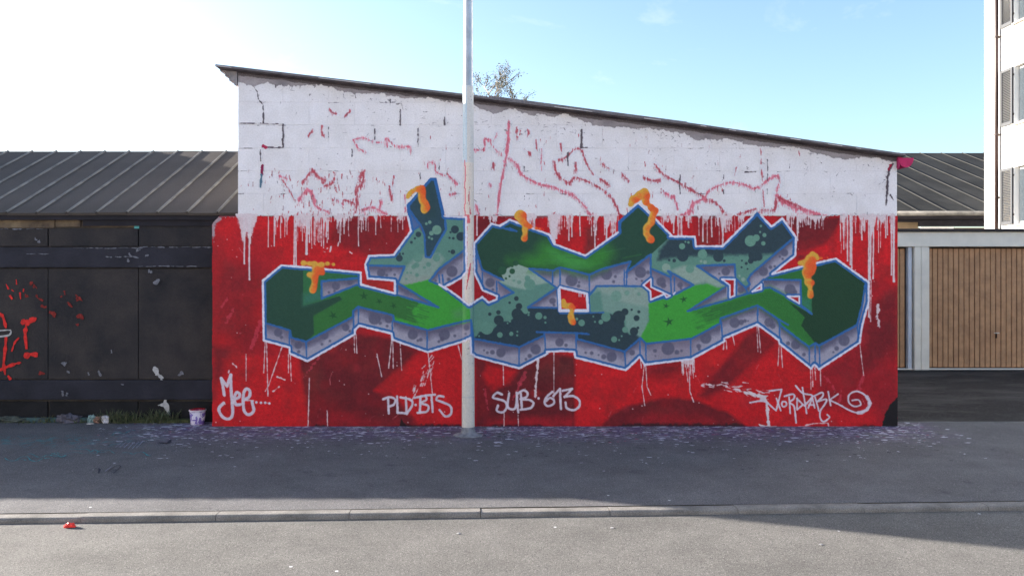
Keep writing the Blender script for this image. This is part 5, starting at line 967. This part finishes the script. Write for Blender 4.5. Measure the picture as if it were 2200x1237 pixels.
# ---------------------------------------------------------------- birch behind the roof
TD = 25.0; tb = at(1062, 600, TD); tree = empty('birch_tree', (tb.x, tb.y, -.1), label='sparse birch top showing above the mural roof behind the post', cat='tree')
M_bark = mat('birch_bark', (.22, .20, .18), .9, var=.4, scale=9); M_leaf = mat('birch_leaf', (.10, .095, .055), .7, var=.4, scale=30, col2=(.10, .085, .04))
R_ = random.Random(12); bmx = bmesh.new(); tips = []
def grow(p, d, ln, r, lv):
    n = 4; q = p
    for i in range(n):
        d = (d + Vector((R_.gauss(0, .10), R_.gauss(0, .10), .05 if lv < 2 else -.02))).normalized(); e = q + d * ln / n
        tube(bmx, q, e, r * (1 - .16 * i), r * (1 - .16 * (i + 1)), 5 if lv < 2 else 3); q = e
        if lv >= 2: tips.append((q.copy(), d.copy()))
        if lv < 4 and (lv > 0 or i > 0):
            for _ in range(2 if lv < 2 else R_.choice((1, 1, 2))):
                a = R_.uniform(0, 6.283); s = Vector((math.cos(a), math.sin(a), 0)); grow(q, (d * .75 + s * .75 + Vector((0, 0, .15))).normalized(), ln * R_.uniform(.42, .62), r * .6, lv + 1)
for dx, h, lean in ((-.55, 6.6, -.02), (.0, 7.9, .02), (.62, 7.1, .05), (.2, 6.9, -.03)):
    p = Vector((dx * .3, R_.uniform(-.3, .3), 0)); top_ = Vector((dx, R_.uniform(-.3, .3), h - 1.9)); tube(bmx, p, top_, .085, .035, 8); grow(top_, Vector((lean, 0, 1)), 1.5, .042, 1)
    for k in range(3): q = p.lerp(top_, R_.uniform(.5, .95)); a = R_.uniform(0, 6.28); grow(q, Vector((math.cos(a) * .8, math.sin(a) * .8, .7)).normalized(), 1.1, .03, 2)
trunk = bm_obj('trunk', bmx, M_bark, tree)
v, f = [], []
for p, d in tips:
    for _ in range(R_.choice((1, 1, 1, 2))):
        c = p + Vector((R_.gauss(0, .05), R_.gauss(0, .05), R_.gauss(-.03, .05))); u = Vector((R_.gauss(0, 1), R_.gauss(0, 1), R_.gauss(-.5, .7))).normalized() * R_.uniform(.016, .032); w = u.orthogonal().normalized() * u.length * .8
        b = len(v); v += [c - u, c + w, c + u, c - w]; f.append((b, b + 1, b + 2, b + 3))
from_pyd('crown', v, f, M_leaf, tree)
# ---------------------------------------------------------------- things at the foot of the walls
bk = empty('paint_bucket', (sx(437) + .0, .12, 0), label='white paint bucket smeared purple beside the mural corner', cat='bucket')
def bucket_mat():
    m = mat('bucket_plastic', alb(200, 196, 214), .45, var=.05); nt = m.node_tree; N = nt.nodes; K = nt.links.new; b = N['Principled BSDF']
    t = N.new('ShaderNodeTexCoord'); n = N.new('ShaderNodeTexNoise'); n.inputs['Scale'].default_value = 24; n.inputs['Detail'].default_value = 3; n.inputs['Distortion'].default_value = 1.2; K(t.outputs['Object'], n.inputs['Vector'])
    r = N.new('ShaderNodeValToRGB'); r.color_ramp.elements[0].position = .47; r.color_ramp.elements[0].color = alb(196, 192, 212); r.color_ramp.elements[1].position = .53; r.color_ramp.elements[1].color = alb(112, 92, 164); K(n.outputs['Fac'], r.inputs['Fac']); K(r.outputs[0], b.inputs['Base Color']); return m
lathe('body', [(.070, .002), (.073, .006), (.084, .150), (.080, .150), (.070, .012)], 28, bucket_mat(), bk, cap=False)
lathe('rim', [(.080, .151), (.090, .150), (.092, .156), (.090, .163), (.081, .163)], 28, mat('bucket_rim', alb(206, 202, 216), .5), bk, cap=False)
lathe('paint_fill', [(.0, .128), (.078, .130), (.080, .148), (.084, .166), (.076, .169)], 28, mat('dried_red_paint', alb(150, 26, 46), .5, var=.3, scale=20), bk, cap=False)
lathe('base', [(.0, .004), (.070, .004)], 28, M_pinkd, bk, cap=False)
def crumple(name, px, d, w, h, dep, m, seed, **k):
    bm = bmesh.new(); bmesh.ops.create_icosphere(bm, subdivisions=3, radius=1); sd = Vector((seed * 3.1, seed * 1.7, seed))
    for v_ in bm.verts:
        n = v_.co.normalized(); q = mnoise.noise(n * 2.2 + sd) * .55 + abs(mnoise.noise(n * 5 + sd)) * .5
        c = n * (.75 + q); v_.co = Vector((c.x * w / 2, c.y * dep / 2, max(c.z, -.55) * h / 1.5 + h * .36))
    o = bm_obj(name, bm, m); o.location = ((px - 1100) * d / F, d - D0, 0.002); return props(o, **k)
crumple('crumpled_rag', 228, 9.0, .10, .085, .09, mat('white_rag', alb(186, 188, 200), .9, var=.15, scale=14), 1, label='small crumpled white rag on the ground by the black wall', cat='rag')
crumple('crumpled_rag', 210, 9.02, .10, .07, .09, mat('beige_rag', alb(138, 110, 100), .9, var=.2, scale=14), 2, label='beige crumpled rag between the white and the turquoise one', cat='rag')
crumple('crumpled_rag', 196, 9.04, .10, .09, .08, mat('turquoise_rag', alb(120, 146, 150), .9, var=.25, scale=14), 3, label='pale turquoise rag by the black wall', cat='rag')
crumple('rubble_heap', 147, 9.02, .24, .11, .14, mat('grey_rubble', alb(84, 84, 98), .95, var=.35, scale=12, bump=.6), 4, label='grey lump of rubble at the foot of the black wall', cat='rubble')
crumple('rubble_heap', 20, 9.04, .5, .07, .12, mat('stained_rubble', alb(70, 78, 76), .95, var=.5, scale=14, bump=.6), 6, label='low heap of stained debris at the far left wall foot', cat='rubble')
crumple('paper_scrap', 193, 8.92, .09, .012, .04, M_whp, 8, label='flat white paper scrap lying in front of the rags', cat='paper')
o = crumple('red_wrapper', 150, 5.36, .075, .028, .05, mat('red_foil', alb(210, 60, 56), .35, var=.4, scale=40), 9, label='crushed red wrapper in the gutter by the kerb', cat='wrapper'); o.location.z = ROADZ + .002
# weeds, moss and painted grit along the foot of the black wall
def weeds(name, spots, m, label):
    v, f = [], []
    for px, d, n, h, sp_ in spots:
        bx0 = (px - 1100) * d / F
        for _ in range(n):
            c = Vector((bx0 + R_.gauss(0, sp_), d - D0 + R_.gauss(0, .035), 0)); dr = Vector((R_.gauss(0, .5), R_.gauss(-.1, .4), 1)).normalized(); l = h * R_.uniform(.4, 1.1); s = Vector((R_.gauss(0, 1), R_.gauss(0, 1), 0)).normalized() * R_.uniform(.003, .007)
            a = c + dr * l * .55; t = c + dr * l + Vector((dr.x, dr.y, -.25)) * l * .35; b = len(v); v += [c - s, c + s, a + s * .9, a - s * .9, t]; f += [(b, b + 1, b + 2, b + 3), (b + 3, b + 2, b + 4)]
    o = from_pyd(name, v, f, m); return props(o, label=label, cat='weeds', kind='stuff')
M_weed = mat('weed_green', (.055, .075, .035), .8, var=.35, scale=20, col2=(.10, .10, .06))
weeds('weeds', [(250, 9.02, 220, .17, .09), (275, 9.04, 160, .14, .07), (345, 9.04, 220, .18, .09), (380, 9.04, 90, .07, .10), (310, 9.03, 140, .06, .12), (410, 9.03, 60, .05, .06), (180, 9.04, 50, .06, .05), (104, 9.05, 50, .09, .05), (60, 9.03, 60, .05, .14)], M_weed, 'green weeds and dry grass along the foot of the black wall')
M_moss = mat('moss', (.10, .11, .045), .95, var=.5, scale=30, bump=.8, bscale=80)
props(box('moss_ledge', sx(298), sx(425), SY - .10, SY + .02, -.02, .035, M_moss, None, .012, 2), label='mossy ledge at the wall foot near the bucket', cat='moss')
M_rub = mat('painted_grit', alb(62, 90, 92), .95, var=.6, scale=16, bump=.8, bscale=60, col2=alb(58, 58, 66))
props(box('painted_ledge', sx(-60), sx(200), SY - .06, SY + .02, -.02, .045, M_rub, None, .014, 2), label='turquoise-stained ledge along the left wall foot', cat='ledge')
# spray scribbles on the pavement
M_tealc = mat('turquoise_spray', (.05, .25, .27), .85, var=.5, scale=30); M_palec = mat('pale_spray', (.26, .27, .36), .85, var=.4, scale=30); M_darkc = mat('dark_spray', (.030, .030, .045), .85, var=.4, scale=30)
def gl(pts): return [tuple(gnd(x, y, .004)) for x, y in pts]
tl_ = []
for a, b, y in [(10, 110, 985), (60, 150, 976), (110, 250, 972), (150, 236, 968), (260, 330, 974), (240, 300, 930), (110, 150, 978), (20, 60, 990)]:
    x = a; p = []
    while x < b: p.append((x, y + R_.uniform(-6, 6))); x += R_.uniform(6, 16)
    if len(p) > 2: tl_.append((gl(p), R_.uniform(.006, .014)))
mk = empty('ground_graffiti', (0, 0, 0), label='faint turquoise and pale scribbles sprayed on the pavement at left', cat='graffiti')
ribbons('turquoise_scribble', tl_, M_tealc, mk, (0, 0, 1), .5)
ribbons('pale_scribble', [(gl([(248 + k * 9, 962 + R_.uniform(-2, 2)), (262 + k * 9, 948 + R_.uniform(-2, 2))]), .012) for k in range(6)] + [(gl([(252, 960), (280, 956), (310, 947)]), .01), (gl([(226, 1012), (240, 1002)]), .012)], M_palec, mk, (0, 0, 1), .5)
ribbons('dark_scribble', [(gl([(190, 1010), (215, 1004), (212, 1016)]), .012), (gl([(230, 1014), (250, 998), (262, 1000), (244, 1016)]), .01), (gl([(340, 950), (362, 952), (366, 944)]), .03), (gl([(392, 962), (412, 961)]), .03)], M_darkc, mk, (0, 0, 1), .5)
for i, (x, y, lb) in enumerate([(1315, 1134, 'larger white paint fleck on the sunlit road right of centre'), (985, 1146, 'small white scrap on the sunlit road below the post'), (1764, 1170, 'tiny white scrap on the road near the shadow edge')]):
    o = crumple('paper_scrap', 0, 5, .028, .006, .018, M_whp, 20 + i, label=lb, cat='paper'); p = gnd(x, y, ROADZ); o.location = (p.x, p.y, ROADZ + .001)
